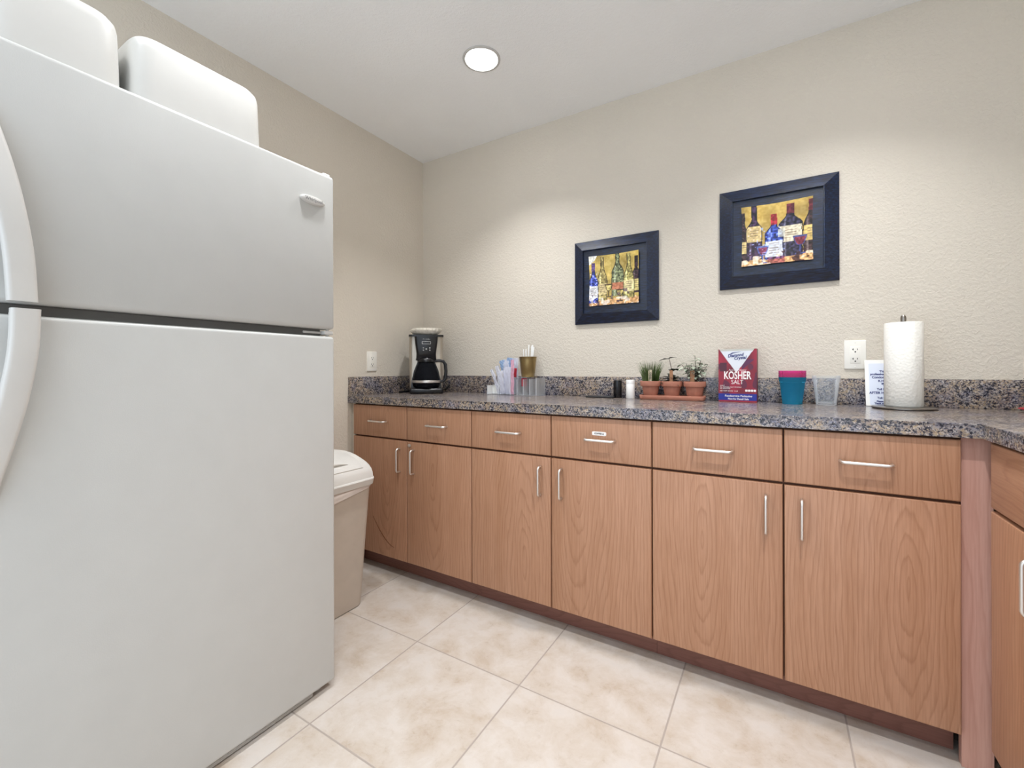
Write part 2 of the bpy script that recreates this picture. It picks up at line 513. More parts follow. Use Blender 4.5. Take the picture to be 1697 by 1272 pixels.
# ------------------------------------------------------------------ recessed lights
M['lens'] = emis('lamp_lens', (255, 250, 244), 1.2)
M['reflector'] = simple('white_reflector', (248, 247, 244), 0.35, var=0.005)
M['trim_ring'] = simple('white_trim_ring', (198, 197, 194), 0.5, var=0.01)
LN = ['recessed downlight with bright lens over the counter beside the refrigerator',
      'recessed downlight above the kosher salt end of the counter',
      'recessed downlight in front of the hinge side of the refrigerator doors',
      'recessed downlight over the open floor near the corner cabinets',
      'recessed downlight beside the handle side of the refrigerator',
      'recessed downlight nearest the open side of the room']
for (lx, ly), lab in zip(LIGHTS, LN):
    t = thing('recessed_downlight', lab, 'ceiling light', (lx, ly, H), 0, 'recessed ceiling lights')
    bm = bmesh.new(); lathe(bm, [(0.0698, 0.004), (0.0702, -0.003), (0.0716, -0.0048), (0.0800, -0.0045), (0.0830, -0.003), (0.0836, -0.0004)], 64, caps=False)
    obj('trim_ring', bm, M['trim_ring'], t)
    bm = bmesh.new(); lathe(bm, [(0.0702, 0.0), (0.069, 0.03), (0.066, 0.062), (0.060, 0.085), (0.058, 0.088)], 64, caps=False)
    obj('reflector', bm, M['reflector'], t)
    bm = bmesh.new(); lathe(bm, [(0.0, 0.0865), (0.03, 0.0868), (0.0585, 0.0875)], 48, caps=False)
    obj('lens', bm, M['lens'], t)
    ld = bpy.data.lights.new('downlight', 'AREA'); ld.shape = 'DISK'; ld.size = 0.075; ld.energy = (10.5, 10.5, 8.5, 14, 3, 7)[LIGHTS.index((lx, ly))]; ld.color = (0.985, 0.99, 1.0)
    lo = bpy.data.objects.new('downlight', ld); COL.objects.link(lo); lo.location = (lx, ly, H + 0.078)
    lo['kind'] = 'helper'

# ------------------------------------------------------------------ handles
def bar_pull(length=0.116, proj=0.0255, r=0.0046):
    bm = bmesh.new()
    h = length / 2; pts = [(-h, 0, 0), (-h, -proj * .55, 0)]
    for k in range(1, 6):
        a = k / 6 * PI / 2
        c = 0.012
        pts.append((-h + c - c * math.cos(a), -(proj - c) - c * math.sin(a), 0))
    pts += [(-h + .012, -proj, 0)]
    pts += [(-x, y, z) for x, y, z in reversed(pts)]
    tube(bm, pts, r, 12)
    return finish(bm, 'handle', M['steel'])
PULL = bar_pull()

def front_panel(name, x0, x1, z0, z1, parent, mat, yface=-D, th=0.0195):
    """door or drawer front facing -y, its origin at its own centre"""
    cx, cz = (x0 + x1) / 2, (z0 + z1) / 2
    bm = bmesh.new()
    w, h = (x1 - x0) / 2 - .0021, (z1 - z0) / 2
    rbox(bm, -w, w, 0, th, -h, h, 0.0045, 3, sel=lambda m, d: m.y < th * .5 and abs(d.y) < .5)
    o = obj(name, bm, mat, parent, loc=(cx, yface, cz), world=True)
    return o

CABL = ['wooden base cabinet against the left wall, behind the beige trash can, with a keyed lock',
        'wooden base cabinet in the middle of the run, a small white label on one drawer',
        'wooden base cabinet at the inner corner of the counter, unlabelled, widest in the photo']
for c in range(3):
    a, b, e = (D0 + DW * (2 * c + k) for k in range(3))
    t = thing('base_cabinet', CABL[c], 'cabinet', ((a + e) / 2, -D / 2, 0), 0, 'base cabinets along the back wall')
    bm = bmesh.new()
    box(bm, a + .0008, e - .0008, -D + .0205, -.022, Z4 + .001, CB - .0004)
    obj('body', bm, M['carcass'], t, world=True)
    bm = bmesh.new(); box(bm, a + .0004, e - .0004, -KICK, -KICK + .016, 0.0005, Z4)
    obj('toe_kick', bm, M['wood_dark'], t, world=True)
    for k, (x0, x1) in enumerate(((a, b), (b, e))):
        dr = front_panel('drawer', x0, x1, Z2, Z1, t, M['wood'])
        obj('handle', PULL, None, dr, loc=(0.008 if c == 1 and k == 1 else 0, 0, 0.0))
        if c == 1 and k == 1:
            bm = bmesh.new(); prism(bm, fillet([(-.028, -.0075), (.028, -.0075), (.028, .0075), (-.028, .0075)], .005), 'y', -.0008, 0)
            lb = obj('drawer_label', bm, M['ink_white'], dr, loc=(0.004, 0, 0.024), label='small white printed strip')
            bm = bmesh.new(); text_mesh(bm, 'COFFEE &', 0.0085, bold=0.0002); bm.transform(Matrix.Translation((0, -.001, 0)) @ FACE_FRONT)
            obj('lettering', bm, M['ink_black'], lb)
        do = front_panel('door', x0, x1, Z4, Z3, t, M['wood'])
        hx = (DW / 2 - .047) * (1 if k == 0 else -1)
        zc = 0.600 - (Z4 + Z3) / 2
        obj('handle', PULL, None, do, loc=(hx, 0, zc), rot=(0, R(90), 0))
        if c == 0 and k == 1:
            bm = bmesh.new(); lathe(bm, [(0, 0.004), (.006, .004), (.009, .003), (.0095, 0)], 24); bm.transform(FACE_FRONT)
            box(bm, -.0012, .0012, -.0048, -.003, -.004, .004)
            obj('lock', bm, M['steel'], do, loc=(-DW / 2 + .019, 0, .679 - (Z4 + Z3) / 2), label='small round keyed lock')
        if c == 0 and k == 0:
            # arc scuffed into the door by the bin rim
            bm = bmesh.new()
            pts = []
            for q in range(13):
                s = q / 12
                pts.append((-.045 + .155 * s, -.0002, -.11 - .135 * (1 - (1 - s) ** 1.6)))
            tube(bm, pts, [0.0008 + .0014 * math.sin(PI * min(1, max(0.02, q / 12))) for q in range(13)], 6)
            obj('scratch', bm, simple('scuffed_wood', (112, 66, 36), 0.7), do, label='dark curved scuff mark')
    if c == 2:
        bm = bmesh.new(); box(bm, e + .001, RX + .018, -.5735, -.552, 0.0005, CB - .0006)
        obj('filler_panel', bm, M['wood_post'], t, world=True, label='rosy plain filler strip at the corner')

# right-hand run: fronts face -x
t = thing('base_cabinet', 'wooden base cabinet turned to face the refrigerator, cut off by the frame', 'cabinet', (RX + .3, -1.05, 0))
y1, y0 = -.613, -1.483
bm = bmesh.new(); box(bm, RX + .0205, XW - .002, y0, y1 + .03, Z4 + .001, CB - .0004); obj('body', bm, M['carcass'], t, world=True)
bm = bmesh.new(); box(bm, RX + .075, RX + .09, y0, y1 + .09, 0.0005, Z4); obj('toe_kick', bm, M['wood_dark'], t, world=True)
def side_front(nm, ya, yb, za, zb, mt):
    bm = bmesh.new(); w, h = (yb - ya) / 2 - .0021, (zb - za) / 2
    rbox(bm, 0, .0195, -w, w, -h, h, .0045, 3, sel=lambda m, d: m.x < .01 and abs(d.x) < .5)
    return obj(nm, bm, mt, t, loc=(RX, (ya + yb) / 2, (za + zb) / 2), world=True)
o = side_front('drawer', y0, y1, Z2, Z1, M['wood_h'])
obj('handle', PULL, None, o, rot=(0, 0, R(-90)))
for k in range(3):
    yb = y1 - .29 * k; ya = yb - .29
    o = side_front('door', ya, yb, Z4, Z3, M['wood'])
    obj('handle', PULL, None, o, loc=(0, (.145 - .047) * (1 if k == 1 else -1), .600 - (Z4 + Z3) / 2), rot=(0, R(90), R(-90)))

# ------------------------------------------------------------------ countertop
t = thing('countertop', 'speckled granite-look laminate worktop running along the wall and round the corner', 'countertop', (1.2, -.3, CB))
out = [(0.001, -0.001), (0.001, -CE), (RX - .009, -CE), (RX - .009, -1.50), (XW - .001, -1.50), (XW - .001, -0.001)]
bm = bmesh.new(); prism(bm, out, 'z', CB, CT)
es = [e for e in bm.edges if all(v.co.z > CT - 1e-4 for v in e.verts)]
bmesh.ops.bevel(bm, geom=es, offset=.003, segments=2, affect='EDGES')
obj('slab', bm, M['granite'], t, world=True)
bm = bmesh.new(); rbox(bm, 0.001, XW - .001, -.020, -.001, CT + .0002, 1.0168, .002, 2); obj('backsplash', bm, M['granite'], t, world=True)
bm = bmesh.new(); rbox(bm, 0.001, .020, -CE + .002, -.0202, CT + .0002, 1.0168, .002, 2); obj('side_splash', bm, M['granite'], t, world=True)
bm = bmesh.new(); rbox(bm, XW - .020, XW - .001, -1.50, -.0202, CT + .0002, 1.0168, .002, 2); obj('side_splash', bm, M['granite'], t, world=True)

# ------------------------------------------------------------------ refrigerator
FX, FY, FL = 0.7404, -1.2355, -2.0
t = thing('refrigerator', 'tall white top-freezer refrigerator against the left wall', 'refrigerator', (0.38, (FY + FL) / 2, 0))
bm = bmesh.new(); rbox(bm, 0.03, FX - .078, FL + .004, FY - .004, .03, 1.694, .006, 2); obj('body', bm, M['fridge'], t, world=True)
bm = bmesh.new(); box(bm, FX - .0775, FX - .0655, FL + .02, FY - .012, .05, 1.685); obj('gasket', bm, M['gasket'], t, world=True)
def fdoor(name, z0, z1):
    bm = bmesh.new(); rbox(bm, FX - .065, FX, FL, FY, z0, z1, .011, 4)
    return obj(name, bm, M['fridge'], t, world=True)
fz = fdoor('freezer_door', 1.1913, 1.7014)
fr = fdoor('refrigerator_door', .021, 1.1686)
bm = bmesh.new(); box(bm, FX - .0775, FX - .026, FL + .012, FY - .038, 1.1696, 1.1903)
obj('divider_strip', bm, M['gasket'], t, world=True, label='dark strip in the gap between the doors')
def fhandle(door, ctrl):
    # ctrl: (z, right edge y, outward reach) from the gap outward
    zs = [c[0] for c in ctrl]; n = 22
    secs = []
    for i in range(n + 1):
        s = i / n * (len(ctrl) - 1); k = min(int(s), len(ctrl) - 2); f = s - k
        def cr(j):
            p = [ctrl[max(0, min(len(ctrl) - 1, k + q))][j] for q in (-1, 0, 1, 2)]
            return .5 * (2 * p[1] + (p[2] - p[0]) * f + (2 * p[0] - 5 * p[1] + 4 * p[2] - p[3]) * f * f + (3 * p[1] - p[0] - 3 * p[2] + p[3]) * f ** 3)
        z, ye, pr = cr(0), cr(1), cr(2)
        w = .040
        o2 = fillet([(FX - .002 + max(0, pr - .024), ye - w), (FX + pr, ye - w), (FX + pr, ye), (FX - .002 + max(0, pr - .024), ye)], .007, 3)
        secs.append([(a, b, z) for a, b in o2])
    bm = bmesh.new(); sweep(bm, secs)
    # root of the handle reaches back to the door face at the gap end
    z0, ye0, p0 = ctrl[0]
    s = 1 if ctrl[1][0] > z0 else -1
    rbox(bm, FX - .004, FX + p0 - .012, ye0 - .035, ye0 - .006, min(z0 + s * .002, z0 + s * .03), max(z0 + s * .002, z0 + s * .03), .004, 2)
    return obj('handle', bm, M['fridge_plain'], door, world=True, angle=50)
fhandle(fz, [(1.190, -1.9325, .050), (1.28, -1.937, .049), (1.365, -1.947, .045), (1.44, -1.959, .036), (1.51, -1.973, .022), (1.585, -1.990, .004)])
fhandle(fr, [(1.1765, -1.929, .052), (1.095, -1.932, .051), (1.003, -1.944, .045), (.925, -1.959, .036), (.85, -1.975, .022), (.775, -1.990, .004)])
bm = bmesh.new()
lathe(bm, [(0, .011), (.5, .0105), (.85, .009), (1, .004), (1.0, 0)], 48)
bm.transform(Matrix.Diagonal((.0435, .0135, 1, 1)))
bm.transform(Matrix.Translation((FX - .0005, -1.318, 1.598)) @ FACE_RIGHT)
bd = obj('badge', bm, M['fridge_plain'], fz, world=True, label='raised oval badge')
bm = bmesh.new(); text_mesh(bm, 'Whirlpool', .0145, bold=.0001); bm.transform(Matrix.Translation((FX + .0105, -1.318, 1.598)) @ FACE_RIGHT)
obj('lettering', bm, M['ink_grey'], bd, world=True)
bm = bmesh.new(); rbox(bm, FX - .12, FX - .012, FY - .034, FY - .006, 1.6945, 1.712, .006, 3); obj('hinge_cover', bm, M['fridge_plain'], t, world=True)
bm = bmesh.new(); rbox(bm, FX - .09, FX - .004, FY - .036, FY - .003, 1.1735, 1.1865, .003, 2)
tube(bm, [(FX - .016, FY - .018, 1.167), (FX - .016, FY - .018, 1.193)], .005, 12)
rbox(bm, FX - .05, FX - .022, FY - .10, FY - .037, 1.176, 1.1835, .002, 2)
obj('middle_hinge', bm, M['fridge_plain'], t, world=True)
bm = bmesh.new(); rbox(bm, FX - .06, FX - .012, FL + .05, FY - .075, .0045, .019, .004, 2)
for k in range(24):
    yy = FL + .08 + k * .0235
    box(bm, FX - .0125, FX - .0115, yy, yy + .012, .007, .016)
obj('base_grille', bm, M['grille'], t, world=True)
for yy in (FY - .045, FL + .045):
    for xx in (FX - .045, .09):
        bm = bmesh.new(); lathe(bm, [(.017, 0.0003), (.017, .012), (.009, .016), (.009, .034)], 20, c=(xx, yy, 0)); obj('foot', bm, M['fridge_plain'], t, world=True)

# white tubs upside down on top
def tub(lab, x0, x1, y0, y1, z0, z1):
    o2 = bmesh.new()
    secs = []
    for z, ins in ((z0, 0), (z0 + .012, .0), (z0 + .06, .001), (z1 - .035, .003), (z1 - .018, .006), (z1 - .006, .014), (z1, .034)):
        pl = fillet([(x0 + ins, y0 + ins), (x1 - ins, y0 + ins), (x1 - ins, y1 - ins), (x0 + ins, y1 - ins)], .045, 7)
        secs.append([(a, b, z) for a, b in pl])
    sweep(o2, secs)
    th = obj('plastic_tub', o2, M['tub'], angle=40)
    return tag(th, lab, 'tub', 'white tubs on the refrigerator')
tub('white plastic tub upside down on the refrigerator, standing nearer the back wall', .30, .728, -1.768, -1.4625, 1.7018, 1.868)
tub('white plastic tub upside down above the freezer handle, cut off by the frame', .30, .728, -1.997, -1.782, 1.7018, 1.868)

# ------------------------------------------------------------------ trash can
BX0, BX1, BY0, BY1 = .105, .425, -1.215, -.838
t = thing('trash_can', 'beige plastic trash can with pale swing lid between refrigerator and cabinet', 'trash can', ((BX0 + BX1) / 2, (BY0 + BY1) / 2, 0))
def bin_sec(z, g, bow):
    pts = []
    x0, x1, y0, y1 = BX0 - g, BX1 - bow + g, BY0 - g * .25, BY1 + g * .4
    base = fillet([(x0, y0), (x1, y0), (x1, y1), (x0, y1)], .035, 5)
    for (a, b) in base:
        u = (b - (y0 + y1) / 2) / ((y1 - y0) / 2)
        k = (a - x0) / (x1 - x0)
        pts.append((a + bow * (1 - u * u) * k ** 3, b, z))
    return pts
bm = bmesh.new()
sweep(bm, [bin_sec(z, g, .022) for z, g in ((.0005, -.008), (.004, -.002), (.02, 0), (.25, .018), (.5, .038), (.548, .042))])
obj('body', bm, M['bin'], t, world=True, angle=40)
# rim and arched hood
bm = bmesh.new()
sweep(bm, [bin_sec(z, g, .022) for z, g in ((.545, .046), (.547, .056), (.572, .062), (.577, .060), (.579, .052))])
gx0, gx1 = BX0 - .040, BX1 + .040
NA = 18
def arch(s, top=.682, inset=0.0):
    """s 0..1 from the front rim over the top to the back rim"""
    a = PI * s
    return ((gx0 + gx1) / 2 + (gx1 - gx0) / 2 * math.cos(a) * (1 - inset), .578 + (top - .578) * math.sin(a) ** .8)
secs = []
for y, k in ((BY0 - .004, .86), (BY0 + .012, 1.0), (BY1 - .012, 1.0), (BY1 + .006, .86)):
    sec = [((gx0 + gx1) / 2 + (arch(i / NA)[0] - (gx0 + gx1) / 2) * (0.9 + .1 * k), y, .578 + (arch(i / NA)[1] - .578) * k) for i in range(NA + 1)]
    secs.append(sec)
sweep(bm, secs)
obj('lid', bm, M['bin_lid'], t, world=True, angle=30)
bm = bmesh.new()
secs = []
for y in (BY0 + .03, BY0 + .034, BY1 - .046, BY1 - .040):
    z_off = .0015 if y in (BY0 + .03, BY1 - .040) else .005
    outer = [((arch(s)[0]), y, arch(s)[1] + z_off) for s in [0.115 + .385 * i / 10 for i in range(11)]]
    inner = [(p[0] - .003, y, p[2] - .010) for p in reversed(outer)]
    secs.append(outer + inner)
sweep(bm, secs)
fl = obj('flap', bm, M['bin_lid'], t, world=True, angle=30, label='swinging flap of the lid')
bm = bmesh.new()
# finger dimple along the front edge of the flap
pts = [(arch(.19)[0], -1.10 + .16 * q / 8, arch(.19 + .05 * math.sin(PI * q / 8))[1] + .0052) for q in range(9)]
tube(bm, pts, [.001 + .004 * math.sin(PI * q / 8) for q in range(9)], 8)
obj('finger_grip', bm, M['bin_lid'], fl, world=True)
# bag edge showing under the rim
bm = bmesh.new()
def bag_sec(k):
    res = []
    for j, (a, b, z) in enumerate(bin_sec(.5, .0415 + .005 * (k % 2) + (.001 if k else 0), .022)):
        u = (b - BY0) / (BY1 - BY0)
        low = .472 + .066 * max(0, min(1, (u - .4) / .6)) ** 1.2 + .004 * math.sin(j * 1.9)
        zz = low + (.5465 - low) * (k / 4)
        res.append((a, b, zz))
    return res
rings = [[bm.verts.new(p) for p in bag_sec(k)] for k in range(5)]
for a, b in zip(rings, rings[1:]):
    for k in range(len(a)): bm.faces.new((a[k], a[(k + 1) % len(a)], b[(k + 1) % len(a)], b[k]))
tag(obj('trash_bag', bm, M['liner'], angle=60), 'thin white bag edge folded over the trash can under its lid', 'bag')

# ------------------------------------------------------------------ wall outlets
def outlet(lab, loc, rotz, grp=None):
    t = thing('wall_outlet', lab, 'outlet', loc, rotz, 'white wall outlets')
    bm = bmesh.new(); rbox(bm, -.035, .035, -.006, 0, -.0572, .0572, .0028, 3, sel=lambda m, d: m.y < -.003)
    obj('cover_plate', bm, M['outlet'], t)
    bm = bmesh.new(); rbox(bm, -.0165, .0165, -.0078, -.005, -.0335, .0335, .0012, 2)
    rc = obj('receptacle', bm, M['outlet'], t)
    for s in (-1, 1):
        bm = bmesh.new()
        z = s * .0185
        box(bm, -.0075, -.0055, -.0084, -.0074, z - .001, z + .0062)
        box(bm, -.0098, -.0055, -.0084, -.0074, z + .0018, z + .0034)
        box(bm, .0052, .0072, -.0084, -.0074, z - .0005, z + .0055)
        q = bmesh.new(); lathe(q, [(.0026, 0), (.0026, .0009)], 14); q.transform(Matrix.Translation((0, -.0075, z - .0072)) @ FACE_FRONT); merge(bm, q)
        obj('socket_slots', bm, M['slot'], rc)
    for z in (-.048, .048):
        bm = bmesh.new()
        q = bmesh.new(); lathe(q, [(.0028, 0), (.0022, .0008), (0, .001)], 14); q.transform(Matrix.Translation((0, -.006, z)) @ FACE_FRONT); merge(bm, q)
        obj('screw', bm, M['outlet'], t)
outlet('white outlet on the back wall above the notice card', (2.276, 0, 1.111), 0)
outlet('white outlet on the left wall beside the coffee maker', (0, -.437, 1.104), R(90))

# ------------------------------------------------------------------ framed pictures
def paint_bottles(kind, N):
    u, v = np.meshgrid(np.linspace(0, 1, N), np.linspace(0, 1, N))     # v up
    r = np.random.default_rng(kind)
    def smooth(n):
        g = r.random((n, n)); x = np.linspace(0, n - 1.001, N)
        i = x.astype(int); f = x - i; f = f * f * (3 - 2 * f)
        a = g[np.ix_(i, i)] * (1 - f)[None, :] + g[np.ix_(i, i + 1)] * f[None, :]
        b = g[np.ix_(i + 1, i)] * (1 - f)[None, :] + g[np.ix_(i + 1, i + 1)] * f[None, :]
        return a * (1 - f)[:, None] + b * f[:, None]
    n1, n2, n3 = smooth(6), smooth(16), smooth(40)
    im = np.zeros((N, N, 3))
    bg = np.array([196, 170, 92.]) if kind == 1 else np.array([190, 160, 84.])
    im[:] = bg * (0.78 + .45 * n1)[..., None]
    im += ((n2 - .5) * 30)[..., None]
    fl = v < (.13 + .05 * (n2 - .5) + .06 * u * (kind == 2))
    im[fl] = (np.array([226, 176, 122.]) * (.7 + .5 * n3)[..., None] + ((n2 - .5) * 60)[..., None])[fl]
    def lay(mask, col, tex=.5, a=1.0):
        c = np.array(col, float) * (1 - tex / 2 + tex * n3)[..., None]
        im[mask] = im[mask] * (1 - a) + c[mask] * a
    def half(uc, w, vb, vs, vn, vt):
        """half width of a bottle at each v"""
        nk = w * .34
        t = np.clip((v - vs) / max(vn - vs, 1e-3), 0, 1); t = t * t * (3 - 2 * t)
        hw = w * (1 - t) + nk * t
        return np.where((v >= vb) & (v <= vt), hw, -1)
    def bottle(uc, w, vb, vs, vn, vt, col, edge, lab=None, labc=(226, 214, 180), cap=None, tex=.6, a=1.0):
        d = np.abs(u - uc + .012 * (n2 - .5)); hw = half(uc, w, vb, vs, vn, vt)
        lay(d < hw, edge, .4)
        lay(d < hw - .016, col, tex, a)
        lay((np.abs(u - uc + w * .45) < .014) & (d < hw - .02) & (v < vn), tuple(min(255, c + 70) for c in col), .4, .8)
        if lab: lay((d < hw - .012) & (v > lab[0]) & (v < lab[1]), labc, .25)
        if lab: lay((d < hw * .5) & (np.abs(np.sin((v - lab[0]) * 75)) > .9) & (v > lab[0] + .03) & (v < lab[1] - .03), (120, 100, 80), .3, .7)
        if cap: lay((d < hw) & (v > vn + .01) & (v > vt - .17), cap, .5)
    def glass(uc, w, vb, vt, col, edge):
        bowl = (vt - vb) * .45 + vb
        hw = np.where(v > bowl, w * np.sqrt(np.clip((v - bowl) / (vt - bowl), 0, 1)) ** .7, .012)
        hw = np.where((v < vb + .02), w * .7, hw)
        ok = (v >= vb) & (v <= vt)
        lay(ok & (np.abs(u - uc) < hw), edge, .3)
        lay(ok & (v > bowl + .015) & (v < vt - .03) & (np.abs(u - uc) < hw - .016), col, .5)
    if kind == 1:
        bottle(.95, .11, .20, .50, .70, .90, (52, 36, 42), (26, 20, 28), (.24, .46), (206, 190, 120), tex=1.0)
        bottle(.27, .105, .10, .48, .76, .96, (190, 172, 104), (58, 46, 26), (.22, .44), (214, 194, 140), tex=.8, a=.75)
        bottle(.58, .125, .17, .62, .84, 1.0, (128, 136, 98), (42, 40, 28), (.30, .43), (190, 120, 88), tex=1.1, a=.85)
        bottle(.80, .115, .12, .46, .78, .97, (196, 184, 110), (58, 50, 26), (.24, .46), (228, 214, 160), tex=.8, a=.8)
        bottle(.085, .105, .06, .46, .66, .86, (52, 66, 160), (22, 22, 66), (.16, .40), (226, 226, 230), (88, 66, 120), tex=1.3)
        glass(.40, .08, .16, .42, (206, 188, 116), (76, 60, 36))
        glass(.63, .085, .06, .30, (208, 190, 112), (64, 52, 36))
        lay((n2 > .72) & (v < .22), (238, 226, 214), .3, .8)
        lay((n2 < .2) & (v < .30) & (u < .9), (70, 52, 78), .4, .6)
        lay((u + (1 - v) < .16 + .12 * n2), (240, 240, 236), .2, .9)  # white gloss highlight painted into the sheet's upper left corner
        lay((n3 > .86) & (u < .2) & (v < .7), (236, 238, 244), .2, .8)
    else:
        bottle(.02, .095, .08, .52, .72, .90, (46, 30, 34), (22, 16, 22), (.22, .42), (214, 190, 130), tex=1.0)
        bottle(.98, .11, .14, .56, .78, .96, (50, 34, 34), (22, 16, 20), (.32, .56), (214, 184, 110), (96, 30, 38), tex=1.0)
        bottle(.185, .12, .10, .60, .78, 1.0, (48, 30, 54), (20, 14, 26), (.40, .66), (220, 194, 138), tex=1.1)
        bottle(.70, .165, .10, .62, .78, .95, (40, 36, 56), (18, 18, 34), (.34, .60), (220, 208, 182), (92, 30, 40), tex=1.4)
        bottle(.47, .135, .08, .50, .64, .82, (50, 68, 150), (22, 24, 70), (.12, .38), (222, 224, 234), (156, 34, 44), tex=1.3)
        lay((np.abs(u - .58) < .05) & (np.abs(v - .50) < .07), (212, 210, 196), .3, .8)
        glass(.31, .09, .02, .32, (132, 60, 92), (90, 108, 176))
        glass(.83, .10, .12, .42, (112, 40, 54), (66, 74, 130))
        lay((v < .12) & (np.abs(u - .5) < .12), (130, 44, 60), .9, .6)
        lay((n2 > .70) & (v < .16), (244, 224, 196), .3, .9)
        lay((n3 > .84) & (u > .1) & (u < .62) & (v < .62) & (v > .12), (150, 176, 232), .3, .7)
        lay((n2 < .18) & (v < .2), (52, 26, 30), .4, .8)
    im += ((n3 - .5) * 26)[..., None]
    im = np.clip(im, 0, 255) / 255
    return np.where(im <= .04045, im / 12.92, ((im + .055) / 1.055) ** 2.4)

def color_grid(me, N, cols):
    at = me.color_attributes.new('Col', 'FLOAT_COLOR', 'POINT')
    buf = np.ones((N * N, 4), dtype=np.float32); buf[:, :3] = cols.reshape(-1, 3)
    full = np.ones((len(me.vertices), 4), dtype=np.float32) * .5; full[:N * N] = buf
    at.data.foreach_set('color', full.ravel())

def picture(lab, cx, cz, kind):
    t = thing('framed_picture', lab, 'picture', (cx, 0, cz), 0, 'wine bottle pictures in black frames')
    S = .217
    def ring(prof, nm, mat):
        bm = bmesh.new()
        rs = []
        for ins, dep in prof:
            s = S - ins
            rs.append([bm.verts.new((x * s, -dep, z * s)) for x, z in ((-1, -1), (1, -1), (1, 1), (-1, 1))])
        for a, b in zip(rs, rs[1:]):
            for k in range(4): bm.faces.new((a[k], a[(k + 1) % 4], b[(k + 1) % 4], b[k]))
        return obj(nm, bm, mat, t, angle=5)
    ring([(.004, .001), (0, .001), (0, .012), (.0505, .037), (.0535, .037), (.0535, .024), (.0535, .001)], 'frame', M['black_wood'])
    bm = bmesh.new(); s = S - .0538; box(bm, -s, s, -.0245, -.002, -s, s); obj('backing_panel', bm, M['black_wood'], t)
    N = 150; A = .1285
    bm = bmesh.new()
    g = np.linspace(-1, 1, N)
    vs = []
    for z in g:
        for x in g:
            pinch = 1 - .022 * (1 - abs(x)) * (abs(z) > 0) * abs(z) ** 6
            pinx = 1 - .022 * (1 - abs(z)) * abs(x) ** 6
            d = .0285 + .013 * (x * x * .5 + z * z * .5)
            vs.append(bm.verts.new((x * A * pinx, -d, z * A * pinch)))
    for i in range(N - 1):
        for j in range(N - 1):
            bm.faces.new((vs[i * N + j], vs[i * N + j + 1], vs[(i + 1) * N + j + 1], vs[(i + 1) * N + j]))
    # give the sheet thickness behind
    bo = [vs[j] for j in range(N)] + [vs[i * N + N - 1] for i in range(1, N)] + [vs[(N - 1) * N + j] for j in range(N - 2, -1, -1)] + [vs[i * N] for i in range(N - 2, 0, -1)]
    bk = [bm.verts.new((v.co.x * .985, v.co.y + .003, v.co.z * .985)) for v in bo]
    for k in range(len(bo)):
        k2 = (k + 1) % len(bo)
        bm.faces.new((bo[k2], bo[k], bk[k], bk[k2]))
    bm.verts.index_update()
    me = finish(bm, 'painting', M['art'], 60)
    color_grid(me, N, paint_bottles(kind, N))
    obj('painting', me, None, t)
picture('smaller-looking black framed bottle painting with a blue bottle, hung lower', 1.3075, 1.5095, 1)
picture('black framed bottle painting with dark bottles, hung higher above the salt box', 2.0095, 1.6275, 2)

# ------------------------------------------------------------------ coffee maker
t = thing('coffee_maker', 'black and steel drip coffee maker in the corner of the counter', 'coffee maker', (.205, -.200, CT), math.atan2(-.73, .68) + PI / 2)
# local frame: front faces -y
bm = bmesh.new(); rbox(bm, -.097, .097, -.105, .085, .0005, .034, .012, 3); obj('base', bm, M['blackish'], t)
bm = bmesh.new()
pr = fillet([(-.099, -.02), (.099, -.02), (.099, .085), (-.099, .085)], .02, 5)
prism(bm, pr, 'z', .034, .335); obj('housing', bm, M['appliance_steel'], t)
bm = bmesh.new(); ap = [(-.090, .0345), (-.086, .075), (-.072, .135), (-.050, .190), (.050, .190), (.072, .135), (.086, .075), (.090, .0345)]
prism(bm, ap, 'y', -.0235, -.0203); obj('back_plate', bm, M['blackish'], t, label='black arched plate behind the carafe')
bm = bmesh.new(); pr = fillet([(-.101, -.075), (.101, -.075), (.101, .087), (-.101, .087)], .02, 5); prism(bm, pr, 'z', .335, .346)
obj('top_lid', bm, M['blackish'], t)
bm = bmesh.new()
secs = []
for z, w, f in ((.196, .060, -.060), (.212, .057, -.070), (.235, .056, -.078), (.300, .064, -.086), (.335, .067, -.086)):
    secs.append([(a, b, z) for a, b in fillet([(-w, f), (w, f), (w * 1.03, -.018), (-w * 1.03, -.018)], .012, 3)])
sweep(bm, secs)
cp = obj('control_panel', bm, M['blackish'], t, label='glossy black control panel')
bm = bmesh.new()
o_, i_ = fillet([(-.026, -.0085), (.026, -.0085), (.026, .0085), (-.026, .0085)], .003, 2), fillet([(-.0225, -.0055), (.0225, -.0055), (.0225, .0055), (-.0225, .0055)], .002, 2)
A_ = [bm.verts.new((a, -.0885, b + .298)) for a, b in o_]; B_ = [bm.verts.new((a, -.0885, b + .298)) for a, b in i_]
for k in range(len(A_)): bm.faces.new((A_[k], A_[(k + 1) % len(A_)], B_[(k + 1) % len(A_)], B_[k]))
for x, z, r in ((-.017, .268, .0042), (-.017, .255, .0042), (.0, .2615, .005), (.02, .268, .0042), (.02, .255, .0042)):
    q = bmesh.new(); lathe(q, [(0, .0022), (r, .0018), (r, 0)], 16); q.transform(Matrix.Translation((x, -.084, z)) @ FACE_FRONT); merge(bm, q)
text_mesh_b = bmesh.new(); text_mesh(text_mesh_b, 'Mr. Coffee', .0095, shear=.2); text_mesh_b.transform(Matrix.Translation((0, -.0885, .319)) @ FACE_FRONT); merge(bm, text_mesh_b)
obj('display_and_buttons', bm, M['ink_grey'], cp, label='grey display frame, buttons and lettering')
bm = bmesh.new()
cy = -.035
lathe(bm, [(0.03, .0352), (.072, .036), (.080, .05), (.081, .075), (.072, .12), (.055, .165), (.046, .185)], 40, c=(0, cy, 0), caps=False)
ca = obj('carafe', bm, M['glass'], t, label='glass carafe')
